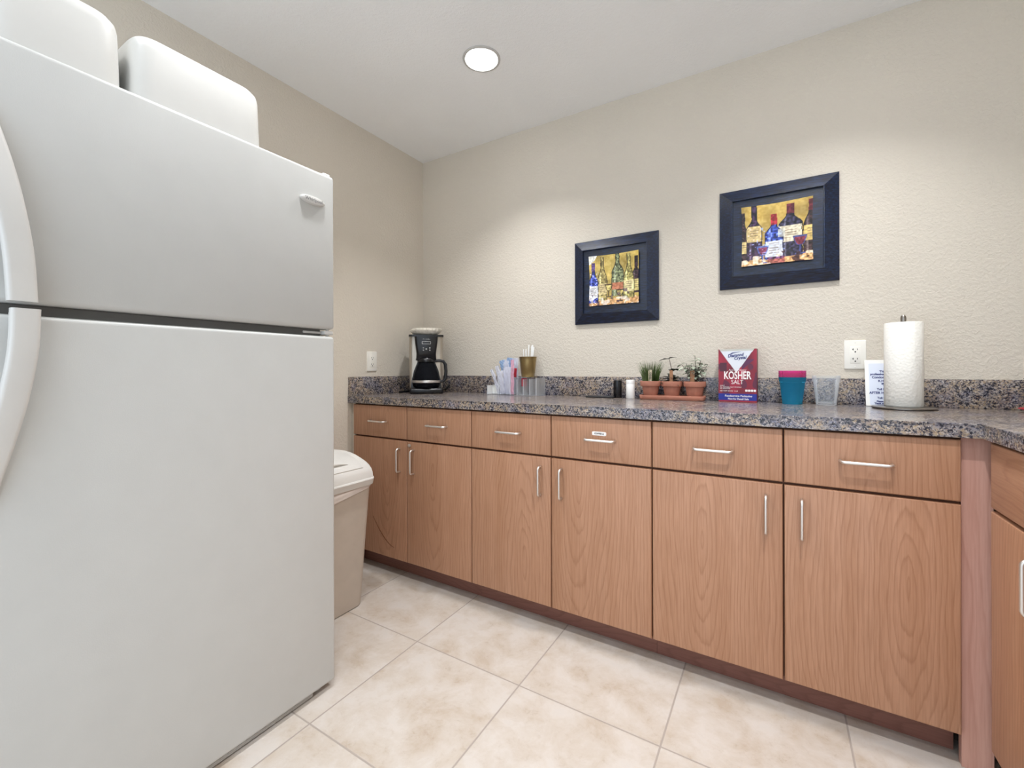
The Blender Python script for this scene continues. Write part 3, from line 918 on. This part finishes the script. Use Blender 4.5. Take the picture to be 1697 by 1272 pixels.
bm = bmesh.new(); lathe(bm, [(.046, .182), (.052, .187), (.052, .198), (.046, .208), (.03, .214), (0, .215)], 36, c=(0, cy, 0)); obj('carafe_lid', bm, M['blackish'], ca)
bm = bmesh.new(); lathe(bm, [(.0815, .064), (.083, .066), (.083, .076), (.0812, .078)], 40, c=(0, cy, 0), caps=False); obj('carafe_band', bm, M['steel'], ca)
bm = bmesh.new()
sec = []
for p in [(.045, .192), (.075, .195), (.100, .19), (.112, .172), (.115, .13), (.112, .09), (.098, .072), (.080, .07)]:
    sec.append((p[0], cy - .012, p[1]))
tube(bm, sec, [.009, .009, .0095, .010, .010, .010, .009, .008], 10); obj('carafe_handle', bm, M['black_matte'], ca)
bm = bmesh.new()
tube(bm, [(.09, .06, .015), (.125, .05, .02), (.142, .03, .045), (.135, .0, .05), (.118, -.01, .03), (.112, .01, .008), (.125, .05, .0055)], .0035, 8)
obj('power_cord', bm, M['blackish'], t)
bm = bmesh.new(); tube(bm, [(-.09, .05, .012), (-.125, .015, .010), (-.155, -.01, .0085)], .007, 8)
obj('cord_wrap', bm, M['blackish'], t)
labs = ['fluted white paper filter basket, lowest of the pile on the coffee maker', 'fluted white paper filter basket in the middle of the pile on the coffee maker', 'fluted white paper filter basket, topmost of the pile on the coffee maker']
for k in range(3):
    bm = bmesh.new()
    lathe(bm, [(0, 0.0), (.060, 0.0), (.080, .012), (.092 - .002 * k, .027), (.089 - .002 * k, .0285), (.076, .014), (.058, .0035), (0, .0035)], 120, flute=lambda th, i: 1 + (.035 * math.sin(24 * th + k) if i in (3, 4) else .02 * math.sin(24 * th + k) if i in (2, 5) else 0))
    tag(obj('coffee_filter', bm, M['coffee_paper'], loc=(.198 + .004 * k, -.198 + .003 * k, CT + .3465 + .0055 * k), angle=70), labs[k], 'coffee filter', 'paper filters on the coffee maker')

# ------------------------------------------------------------------ condiment organiser and contents
OX0, OX1, OY0, OY1 = .612, .926, -.150, -.035
t = thing('acrylic_organizer', 'clear acrylic organizer with dividers beside the coffee maker', 'organizer', ((OX0 + OX1) / 2, -.09, CT))
bm = bmesh.new(); rbox(bm, OX0, OX1, OY0, OY1, CT + .0004, CT + .0034, .001, 1); obj('base', bm, M['acrylic'], t, world=True)
bm = bmesh.new(); box(bm, OX0, OX1, OY1 - .003, OY1, CT + .0036, CT + .095); obj('back_panel', bm, M['acrylic'], t, world=True)
bm = bmesh.new(); box(bm, OX0, OX1, OY0, OY0 + .003, CT + .0036, CT + .018); obj('front_lip', bm, M['acrylic'], t, world=True)
for k, (x, hh) in enumerate(((OX0, .052), (.688, .095), (.762, .095), (.806, .088), (.845, .088), (.885, .090), (OX1 - .003, .095))):
    bm = bmesh.new(); vv_, ff_ = box(bm, x, x + .003, OY0 + .0032, OY1 - .0032, CT + .0036, CT + hh)
    ff_[2].material_index = 1; ff_[1].material_index = 1
    obj('divider', bm, [M['white_plastic'] if k == 0 else M['acrylic'], M['acrylic_edge']], t, world=True)
bm = bmesh.new(); box(bm, .7652, OX1, OY0 + .0034, OY1 - .0034, CT + .0952, CT + .098); obj('shelf', bm, M['acrylic'], t, world=True)
PK = ['wrapped plastic cutlery leaning outward at the coffee maker end of the organizer', 'wrapped plastic cutlery second from the coffee maker end of the organizer',
      'wrapped plastic cutlery upright in the middle of the organizer bundle', 'wrapped plastic cutlery nearest the gold cup, upright', 'wrapped plastic cutlery tilted behind the others in the organizer', 'wrapped plastic cutlery at the front, with crinkled clear film', 'wrapped plastic cutlery at the back, reaching highest beside the blue packets', 'wrapped plastic cutlery low at the front, bent over the white box']
def packet(name, lab, cat, grp, cx, cy_, zb, w, h, tilt, lean, mat, th=.009, crink=.006):
    bm = bmesh.new()
    nx, nz = 6, 12
    grid = {}
    for s in (0, 1):
        for i in range(nx + 1):
            for j in range(nz + 1):
                a, b = i / nx, j / nz
                e = min(1, 6 * a * (1 - a) + .05) * min(1, 8 * b * (1 - b) + .05)
                yy = (-1 if s == 0 else 1) * th * .5 * e + crink * (math.sin(i * 2.1 + j * 1.3 + cx * 60) * .5)
                grid[s, i, j] = bm.verts.new(((a - .5) * w, yy, b * h))
    for s in (0, 1):
        for i in range(nx):
            for j in range(nz):
                bm.faces.new((grid[s, i, j], grid[s, i + 1, j], grid[s, i + 1, j + 1], grid[s, i, j + 1]))
    bmesh.ops.remove_doubles(bm, verts=bm.verts, dist=.0004)
    o = obj(name, bm, mat, loc=(cx, cy_, zb), rot=(R(lean), R(tilt), 0), angle=70)
    return tag(o, lab, cat, grp)
for k, (cx, cyy, w, h, tl, ln) in enumerate(((.673, -.112, .020, .146, -20, 2), (.674, -.090, .026, .160, -11, 0), (.724, -.102, .046, .185, -4, 2), (.738, -.084, .038, .190, 2, 0), (.712, -.066, .048, .195, -6, 0), (.732, -.122, .048, .150, 1, 3), (.734, -.050, .050, .20, 0, 0), (.708, -.134, .030, .13, -5, 3))):
    packet('cutlery_packet', PK[k], 'cutlery packet', 'wrapped cutlery in the organizer', cx, cyy, CT + .005, w, h, tl, ln, M['wrap'])
for k, (cx, cyy, zb, tl, lab) in enumerate(((.700, -.107, 1.052, -14, 'pale blue sweetener packet lowest at the front of the organizer bundle'), (.712, -.074, 1.066, 8, 'pale blue sweetener packet standing highest behind the wrapped cutlery'), (.730, -.104, 1.062, 16, 'pale blue sweetener packet tilted towards the gold cup'))):
    packet('sweetener_packet', lab, 'sweetener packet', 'blue packets in the organizer', cx, cyy, zb, .034, .056, tl, 3, M['wrap_blue'], .004)
packet('pink_packet', 'tall pale pink packet between wrapped cutlery and gold cup', 'sweetener packet', None, .7755, -.142, CT + .005, .020, .190, 3, 4, M['wrap_pink'], .005)
packet('red_packet', 'red packet standing beside the gold cup', 'packet', None, .768, -.108, 1.0125, .026, .05, 6, 0, M['red'], .005, .001)
packet('red_packet', 'red packet in the compartment under the gold cup', 'packet', None, .8265, -.10, .962, .034, .045, 0, 0, M['red'], .006, .001)
bm = bmesh.new(); box(bm, .618, .668, -.10, -.06, CT + .0042, CT + .046)
tag(obj('paper_packet_box', bm, M['card']), 'small white box low at the coffee maker end of the organizer', 'box')
gx, gy, gz = .846, -.092, CT + .0983
t = thing('gold_cup', 'gold metal cup holding white stir sticks on the organizer', 'cup', (gx, gy, gz))
bm = bmesh.new(); lathe(bm, [(0, .0005), (.034, .0005), (.036, .003), (.037, .020), (.0385, .022), (.0455, .088), (.0465, .089), (.0475, .106), (.0495, .109), (.0495, .112), (.0475, .112), (.0450, .106), (.0345, .004), (0, .004)], 48)
obj('body', bm, M['gold'], t)
sl = ['leaning furthest toward the coffee maker', 'second, leaning toward the coffee maker', 'short one at the near side', 'upright in the middle', 'tallest, just past the middle', 'behind the tallest one', 'leaning toward the herb pots', 'leaning furthest toward the herb pots']
for k in range(8):
    s = -1 + 2 * k / 7
    L = (.150, .142, .128, .150, .172, .168, .170, .160)[k]
    bm = bmesh.new(); rbox(bm, -.003, .003, -.0008, .0008, 0, L, .0007, 2)
    tag(obj('stir_stick', bm, M['white_plastic'], loc=(gx + s * .018, gy - .01 + .02 * ((k * 3) % 4) / 3, gz + .006), rot=(R(-4 + 2.5 * (k % 4)), R(s * 7), R(20 * s))),
        'flat white stir stick in the gold cup, ' + sl[k], 'stir stick', 'stir sticks in the gold cup')

# ------------------------------------------------------------------ shakers
def cyl(name, lab, cat, x, y, r, h, mat, prof=None, grp=None):
    t = thing(name, lab, cat, (x, y, CT), 0, grp)
    bm = bmesh.new(); lathe(bm, [(0, .0005), (r * .96, .0005), (r, .002), (r, h * .78), (r * .985, h * .785)], 40); obj('body', bm, mat, t)
    bm = bmesh.new(); lathe(bm, [(r * .985, h * .786), (r, h * .79), (r, h - .003), (r * .93, h), (0, h)], 40); obj('cap', bm, mat, t)
cyl('black_shaker', 'plain black cylindrical shaker beside the flat black slab', 'shaker', 1.338, -.066, .0205, .087, M['blackish'])
cyl('white_shaker', 'plain white cylindrical shaker between black shaker and herb tray', 'shaker', 1.406, -.082, .0205, .090, M['white_plastic'])
bm = bmesh.new(); rbox(bm, -.070, .070, -.030, .030, .0005, .0085, .003, 3)
tag(obj('flat_black_case', bm, M['black_matte'], loc=(1.258, -.085, CT), rot=(0, 0, R(4))), 'thin flat black slab lying beside the black shaker', 'case')

# ------------------------------------------------------------------ herb pots
TX, TY = 1.597, -.078
bm = bmesh.new()
secs = []
for z, g in ((.0005, .0), (.004, .003), (.017, .005), (.021, .004), (.021, -.001), (.009, -.004)):
    secs.append([(a, b, z) for a, b in fillet([(-.137 - g, -.046 - g), (.137 + g, -.046 - g), (.137 + g, .046 + g), (-.137 - g, .046 + g)], .03, 6)])
sweep(bm, secs)
tag(obj('terracotta_tray', bm, M['terracotta'], loc=(TX, TY, CT)), 'long shallow terracotta tray under the three herb pots', 'tray')
POT = bmesh.new()
lathe(POT, [(0, .0005), (.029, .0005), (.031, .003), (.039, .052), (.0405, .052), (.0455, .053), (.0465, .056), (.0475, .074), (.0465, .0765), (.043, .0765), (.041, .070), (.041, .064)], 44, caps=False)
POTM = finish(POT, 'pot', M['terracotta'])
SO = bmesh.new(); lathe(SO, [(0, .067), (.02, .0675), (.041, .066)], 28, caps=False); SOM = finish(SO, 'soil', M['soil'])
pz = CT + .0095
def leaf(bm, base, dirv, length, width, droop=.3, fold=.25):
    d = Vector(dirv).normalized(); side = d.cross(Vector((0, 0, 1)))
    if side.length < .05: side = Vector((1, 0, 0))
    side.normalize(); n = 6; rows = []
    for i in range(n + 1):
        s = i / n
        p = Vector(base) + d * length * s + Vector((0, 0, -droop * length * s * s))
        w = width * math.sin(PI * min(1, (.06 + .94 * s))) ** .8 * .5 + .0002
        upv = side.cross(d).normalized() * (w * fold)
        rows.append((bm.verts.new(p - side * w + upv), bm.verts.new(p), bm.verts.new(p + side * w + upv)))
    for a, b in zip(rows, rows[1:]):
        bm.faces.new((a[0], a[1], b[1], b[0])); bm.faces.new((a[1], a[2], b[2], b[1]))
pots = []
PL = [('potted_chives', 'terracotta pot of upright grassy chives with a pale marker', 1.501), ('potted_herb', 'terracotta pot of dark leafy herb with one tall bare stem', 1.597), ('potted_herb', 'terracotta pot of pale variegated herb beside the salt box', 1.695)]
for nm, lab, px in PL:
    t = thing(nm, lab, 'potted plant', (px, TY, pz), 0, 'herb pots on the terracotta tray')
    obj('pot', POTM, None, t); obj('soil', SOM, None, t); pots.append(t)
bm = bmesh.new()
for k in range(300):
    a = random.uniform(0, 2 * PI); rr = .036 * math.sqrt(random.random())
    b = Vector((rr * math.cos(a), rr * math.sin(a), .066)); L = random.uniform(.060, .108)
    out_ = Vector((math.cos(a), math.sin(a), 0)) * (rr / .036) * random.uniform(.1, .42)
    n = 4; rows = []
    sd = Vector((-math.sin(a + 1), math.cos(a + 1), 0)) * random.uniform(.0013, .0024)
    for i in range(n + 1):
        s = i / n; p = b + Vector((0, 0, L * s)) + out_ * L * s * s
        w = 1 - s * .92
        rows.append((bm.verts.new(p - sd * w), bm.verts.new(p + sd * w)))
    for p, q in zip(rows, rows[1:]): bm.faces.new((p[0], p[1], q[1], q[0]))
obj('foliage', bm, M['chive'], pots[0], angle=80)
bm = bmesh.new(); st = bmesh.new()
tube(st, [(0.006, 0, .06), (.004, 0, .10), (-.004, 0, .145), (-.012, -.002, .182)], [.0022, .002, .0017, .0012], 6)
for s, (x, z) in ((0, (0, .085)), (1, (.0, .10))):
    tube(st, [(.004, 0, .066), (.012 * (1 if s else -1), -.01, z)], .0013, 5)
obj('stem', st, M['stem'], pots[1])
for d, b, L, w in (((-1, -.1, .05), (-.012, -.002, .178), .042, .018), ((1, .1, .35), (-.012, -.002, .180), .036, .012), ((1, -.2, .2), (.002, 0, .128), .042, .022), ((.8, -.5, .1), (.004, -.004, .128), .036, .022), ((.3, -.8, .5), (0, 0, .12), .03, .02),
                   ((-1, -.3, .5), (0, 0, .088), .044, .022), ((-.9, .3, .2), (0, 0, .085), .045, .022), ((-.8, -.6, .0), (0, 0, .078), .05, .024), ((.9, -.4, .2), (0, 0, .09), .045, .024), ((1, .2, -.1), (0, 0, .08), .048, .022), ((.7, -.7, -.1), (0, 0, .075), .046, .022),
                   ((-.4, -.9, .4), (0, 0, .085), .035, .022), ((.2, -1, .3), (0, 0, .09), .034, .024), ((-.2, .9, .6), (0, 0, .09), .04, .024), ((.5, .8, .4), (0, 0, .09), .04, .024), ((-.6, .6, .8), (0, 0, .095), .035, .02)):
    leaf(bm, b, d, L * 1.12, w * 1.45, .25)
    leaf(bm, Vector(b) - Vector((0, 0, .012)) if b[2] < .12 else b, (d[0] * .8 + d[1] * .6, d[1] * .8 - d[0] * .6, d[2] + .15), L * .9, w * 1.25, .25)
obj('foliage', bm, M['sage_dark'], pots[1], angle=80)
bm = bmesh.new(); st = bmesh.new()
for k in range(20):
    a = random.uniform(0, 2 * PI); sp = random.uniform(.15, .75); L = random.uniform(.055, .115)
    if k == 0: a, sp, L = 1.3, .05, .128
    top = Vector((math.cos(a) * sp * L * .85, math.sin(a) * sp * L * .5, .066 + L * (1 - .25 * sp)))
    base = Vector((math.cos(a) * .012, math.sin(a) * .012, .064))
    mid = (base + top) / 2 + Vector((0, 0, .006))
    tube(st, [base, mid, top], .0011, 5)
    for q in range(7):
        s = .35 + .65 * q / 6
        p = base.lerp(mid, min(1, s * 2)) if s < .5 else mid.lerp(top, s * 2 - 1)
        th = q * 2.4 + k
        leaf(bm, p, (math.cos(th), math.sin(th), random.uniform(-.1, .5)), random.uniform(.022, .038), random.uniform(.010, .017), .4)
obj('stem', st, M['stem'], pots[2]); obj('foliage', bm, M['sage_pale'], pots[2], angle=80)
def stake(lab, x, w, z0, z1, mat, text=None, grp='plant markers'):
    t = thing('plant_marker', lab, 'plant marker', (x, TY - .030, pz + .0672), 0, grp)
    bm = bmesh.new(); h = z1 - z0
    prism(bm, fillet([(-w, 0), (w, 0), (w, h), (-w, h)], w * .8, 4), 'y', -.001, .001); obj('stake', bm, mat, t)
    if text:
        bm = bmesh.new(); text_mesh(bm, text, .0105, bold=.0002, sx=1.0); bm.transform(Matrix.Translation((0.0003, -.0014, h * .55)) @ FACE_FRONT @ Matrix.Rotation(R(-90), 4, 'Z')); obj('lettering', bm, M['ink_black'], t)
stake('pale wooden marker lettered in black in the chives pot', 1.507, .0085, 0, .062, M['stake_pale'], 'CHIVES')
stake('plain brown marker in front of the tall bare stem', 1.600, .0072, 0, .060, M['stake_brown'])
stake('broad brown marker in the pale herb pot', 1.690, .0095, 0, .060, M['stake_brown'])

# ------------------------------------------------------------------ salt carton
SW, SH, SD = .146, .226, .058
t = thing('salt_box', 'red carton of kosher salt with white peak and blue band', 'salt box', (1.868, -.062, CT), R(-3))
N = 120
uu, vv = np.meshgrid(np.linspace(0, 1, N), np.linspace(0, 1, N))
g6 = np.random.default_rng(5).random((9, 9))
def sm(n, seed):
    g = np.random.default_rng(seed).random((n + 1, n + 1)); x = np.linspace(0, n - 1e-3, N); i = x.astype(int); f = x - i; f = f * f * (3 - 2 * f)
    a = g[np.ix_(i, i)] * (1 - f) + g[np.ix_(i, i + 1)] * f; b = g[np.ix_(i + 1, i)] * (1 - f) + g[np.ix_(i + 1, i + 1)] * f
    return a * (1 - f)[:, None] + b * f[:, None]
im = np.zeros((N, N, 3)); im[:] = np.array([132, 26, 48.]) * (.8 + .5 * sm(5, 3))[..., None]
im[sm(6, 11) > .68] = (92, 30, 58)
blob = (np.abs(uu - .13) < .09) & (np.abs(vv - .66) < .085); im[blob] = (78, 26, 46)
dv = (uu > .62) & (vv > .60) & (uu - .62 < (vv - .6) * 1.6) & (vv < .80); im[dv] = (86, 32, 74)
pk = np.abs(uu - .48) < (vv - .57) * 1.03 + .02; pk &= vv > .575
im[pk] = np.array([222, 226, 234.]); im[pk & (vv > .965)] = (196, 196, 188)
im[(vv < .155) & (vv > .03)] = (24, 40, 140)
im[vv < .03] = (150, 34, 52)
im = im / 255; im = np.where(im <= .04045, im / 12.92, ((im + .055) / 1.055) ** 2.4)
bm = bmesh.new()
vs = [bm.verts.new(((a - .5) * SW, -SD / 2 - .0006, b * SH + .0008)) for b in np.linspace(0, 1, N) for a in np.linspace(0, 1, N)]
for i in range(N - 1):
    for j in range(N - 1): bm.faces.new((vs[i * N + j], vs[i * N + j + 1], vs[(i + 1) * N + j + 1], vs[(i + 1) * N + j]))
me = finish(bm, 'front_print', M['salt_print']); color_grid(me, N, im)
bm = bmesh.new(); rbox(bm, -SW / 2, SW / 2, -SD / 2, SD / 2, .0005, SH + .001, .0012, 1); obj('carton', bm, simple('carton_red', (112, 26, 42), .45), t)
fp = obj('front_print', me, None, t)
def sfx(bm): bm.transform(Matrix.Translation((0, -SD / 2 - .0012, 0)) @ FACE_FRONT)
bm = bmesh.new(); text_mesh(bm, 'KOSHER', .046, 0, .113, sx=.60, bold=.0011); text_mesh(bm, 'SALT', .026, 0, .085, sx=.80)
text_mesh(bm, 'Pure and Natural', .0095, 0, .137, shear=.3)
for i, (s, z) in enumerate((('GIANT', .070), ('ALL NATURAL SALT CRYSTALS', .0635), ('NO ADDITIVES', .0575))): text_mesh(bm, s, .006, -.067, z, align='LEFT')
text_mesh(bm, 'NET WT 48 OZ  3 LB', .0075, -.067, .047, align='LEFT')
text_mesh(bm, 'Foodservice Packaging', .0115, .004, .0262, bold=.0002); text_mesh(bm, 'Not for Retail Sale', .0105, .004, .0135, bold=.0002)
for k in range(4): prism(bm, fillet([(.030 + k * .0105, .0455), (.039 + k * .0105, .0455), (.039 + k * .0105, .0545), (.030 + k * .0105, .0545)], .002, 2), 'z', -.0002, .0003)
sfx(bm); obj('white_lettering', bm, M['ink_white'], fp)
bm = bmesh.new(); text_mesh(bm, 'Diamond', .018, -.006, .2005, bold=.0005, shear=.25, sx=.9); text_mesh(bm, 'Crystal', .018, .010, .1875, bold=.0005, shear=.25, sx=.9)
prism(bm, [(-.028, .209), (-.018, .2135), (.02, .2145), (-.010, .211), (-.02, .2085)], 'z', -.0002, .0003)
bm.transform(Matrix.Translation((0, .195, 0)) @ Matrix.Rotation(R(6), 4, 'Z') @ Matrix.Translation((0, -.195, 0)))
sfx(bm); obj('blue_lettering', bm, M['ink_blue'], fp)

# ------------------------------------------------------------------ plastic cups
def cup(lab, x, y, z, mat, grp, k=1.0):
    bm = bmesh.new(); r0, r1, h = .0345 * k, .0475 * k, .108
    lathe(bm, [(0, .003), (r0 * .8, .003), (r0 * .9, .0005), (r0, .0005), (r0 * 1.02, .008), (r1 - .003, h - .018), (r1 - .001, h - .016), (r1, h - .002), (r1 + .0012, h), (r1 - .0006, h), (r1 - .0012, h - .004), (r0 - .0002, .009), (r0 * .8, .005), (0, .005)], 56, caps=False)
    tag(obj('plastic_cup', bm, mat, loc=(x, y, z), angle=50), lab, 'cup', grp)
for k, (mt, lab) in enumerate((('cup_blue', 'blue see-through cup at the bottom of the tinted stack'), ('cup_pink', 'pink see-through cup second from the bottom of the tinted stack'),
                               ('cup_pink', 'pink see-through cup third from the bottom of the tinted stack'), ('cup_pink', 'pink see-through cup on top of the tinted stack'))):
    cup(lab, 2.064, -.088, CT + (0, .0085, .0175, .026)[k], M[mt], 'tinted cups in one stack')
for k, lab in enumerate(('colourless clear cup at the bottom of its stack', 'colourless clear cup on top of its stack')):
    cup(lab, 2.176, -.082, CT + .007 * k, M['cup_clear'], 'clear cups in one stack', .96)

# ------------------------------------------------------------------ notice card
t = thing('notice_card', 'white notice card with blue lettering leaning behind the paper towel', 'card', (2.3735, -.063, CT + .0008), rot=(R(-12), 0, 0))
CW, CH = .145, .178
bm = bmesh.new(); rbox(bm, -CW / 2, CW / 2, -.001, .001, 0, CH, .0008, 1); obj('card', bm, M['card'], t)
bm = bmesh.new(); prism(bm, fillet([(-CW / 2 + .012, .004), (CW / 2 - .012, .004), (CW / 2 - .012, CH - .014), (-CW / 2 + .012, CH - .014)], .004, 3), 'y', -.0016, -.0011)
pp = obj('printed_panel', bm, M['card_blue'], t)
bm = bmesh.new()
for s, p, z, sz in (('This is a', 19, .133, .0115), ('professionally managed', 7, .122, .0115), ('Condominium', 9, .110, .0125), ('K.H.A', 17, .096, .0115), ('Manager', 21, .085, .0105), ('727', 23, .075, .0105), ('Toll Free', 15, .064, .0105),
                 ('AFTER HOURS', 5, .050, .0125), ('727', 23, .040, .0105), ('Toll Free', 15, .031, .0105), ('Please call', 14, .018, .0085), ('Thank you', 11, .010, .0085)):
    text_mesh(bm, s, sz, -CW / 2 + p * .0023, z, bold=.0004, sx=.9, align='LEFT')
bm.transform(Matrix.Translation((0, -.0019, 0)) @ FACE_FRONT)
obj('lettering', bm, M['ink_blue'], pp)

# ------------------------------------------------------------------ paper towel
PX, PY = 2.393, -.150
t = thing('paper_towel_holder', 'brushed steel paper towel stand with round base', 'paper towel holder', (PX, PY, CT))
bm = bmesh.new(); lathe(bm, [(0, .0005), (.084, .0005), (.089, .003), (.089, .0065), (.086, .0085), (.07, .010), (0, .010)], 64); obj('base', bm, M['steel_dark'], t)
bm = bmesh.new(); tube(bm, [(0, 0, .0095), (0, 0, .306)], .006, 16); obj('rod', bm, M['steel_dark'], t)
bm = bmesh.new(); lathe(bm, [(.0062, .3062), (.0078, .308), (.0085, .318), (.0075, .326), (.004, .3305), (0, .3315)], 24); obj('finial', bm, M['steel_dark'], t)
bm = bmesh.new()
N2 = 72
def spiral(th, i): return 1 + (.02 * (th / (2 * PI)) if i in (1, 2, 3, 4) else 0)
lathe(bm, [(.020, .012), (.0515, .0105), (.0525, .012), (.0525, .302), (.0515, .3035), (.020, .3035), (.0185, .30), (.0185, .015), (.020, .012)], N2, flute=spiral, caps=False)
t2 = obj('paper_towel_roll', bm, M['towel'], loc=(PX, PY, CT), rot=(0, 0, R(-60)), angle=50)
tag(t2, 'white embossed paper towel roll standing on the steel stand', 'paper towel')

# ------------------------------------------------------------------ things cut off at the right
t = thing('red_dish', 'shallow red dish at the edge of the frame on the counter', 'dish', (2.735, -.150, CT))
bm = bmesh.new(); lathe(bm, [(0, .0005), (.034, .0005), (.038, .003), (.058, .011), (.062, .0125), (.062, .0145), (.056, .0135), (.036, .0055), (0, .0045)], 48); obj('bowl', bm, M['red'], t)
t = thing('pump_bottle', 'black pump bottle standing in the red dish', 'bottle', (2.735, -.150, CT + .0048))
bm = bmesh.new(); lathe(bm, [(0, .0003), (.029, .0003), (.030, .003), (.030, .075), (.024, .085), (.012, .089), (.012, .095)], 36); obj('body', bm, M['blackish'], t)
bm = bmesh.new(); tube(bm, [(0, 0, .0952), (0, 0, .112)], .006, 12); tube(bm, [(.004, 0, .113), (-.03, 0, .113), (-.046, 0, .110), (-.049, 0, .102)], [.007, .006, .005, .004], 10); obj('pump', bm, M['blackish'], t)

# ------------------------------------------------------------------ light, camera, view
w = bpy.data.worlds.new('room_daylight'); sc.world = w; w.use_nodes = True
bgn = w.node_tree.nodes['Background']; bgn.inputs[0].default_value = (0.82, 0.91, 1.0, 1); bgn.inputs[1].default_value = 1.1

cam = bpy.data.cameras.new('camera'); co = bpy.data.objects.new('camera', cam); COL.objects.link(co)
cam.sensor_fit = 'HORIZONTAL'; cam.sensor_width = 36.0; cam.lens = 722.56 / 1697 * 36.0
cam.shift_y = -(636 - 610.53) / 1697; cam.clip_start = 0.02
yaw, roll = -0.5437, -0.0028
fw = Vector((math.sin(yaw), math.cos(yaw), 0)); rt = Vector((math.cos(yaw), -math.sin(yaw), 0)); up = Vector((0, 0, 1))
r2 = rt * math.cos(roll) + up * math.sin(roll); u2 = -rt * math.sin(roll) + up * math.cos(roll)
mw = Matrix((r2, u2, -fw)).transposed().to_4x4(); mw.translation = (2.0066, -2.1812, 1.0598)
co.matrix_world = mw
sc.camera = co
sc.view_settings.view_transform = 'Standard'; sc.view_settings.look = 'None'
sc.view_settings.exposure = 0.68; sc.view_settings.gamma = 1.0; sc.view_settings.use_curve_mapping = False
sc.cycles.use_denoising = True
sc.cycles.max_bounces = 10; sc.cycles.diffuse_bounces = 5; sc.cycles.transparent_max_bounces = 24
sc.cycles.sample_clamp_indirect = 6.0; sc.cycles.caustics_reflective = False; sc.cycles.caustics_refractive = False
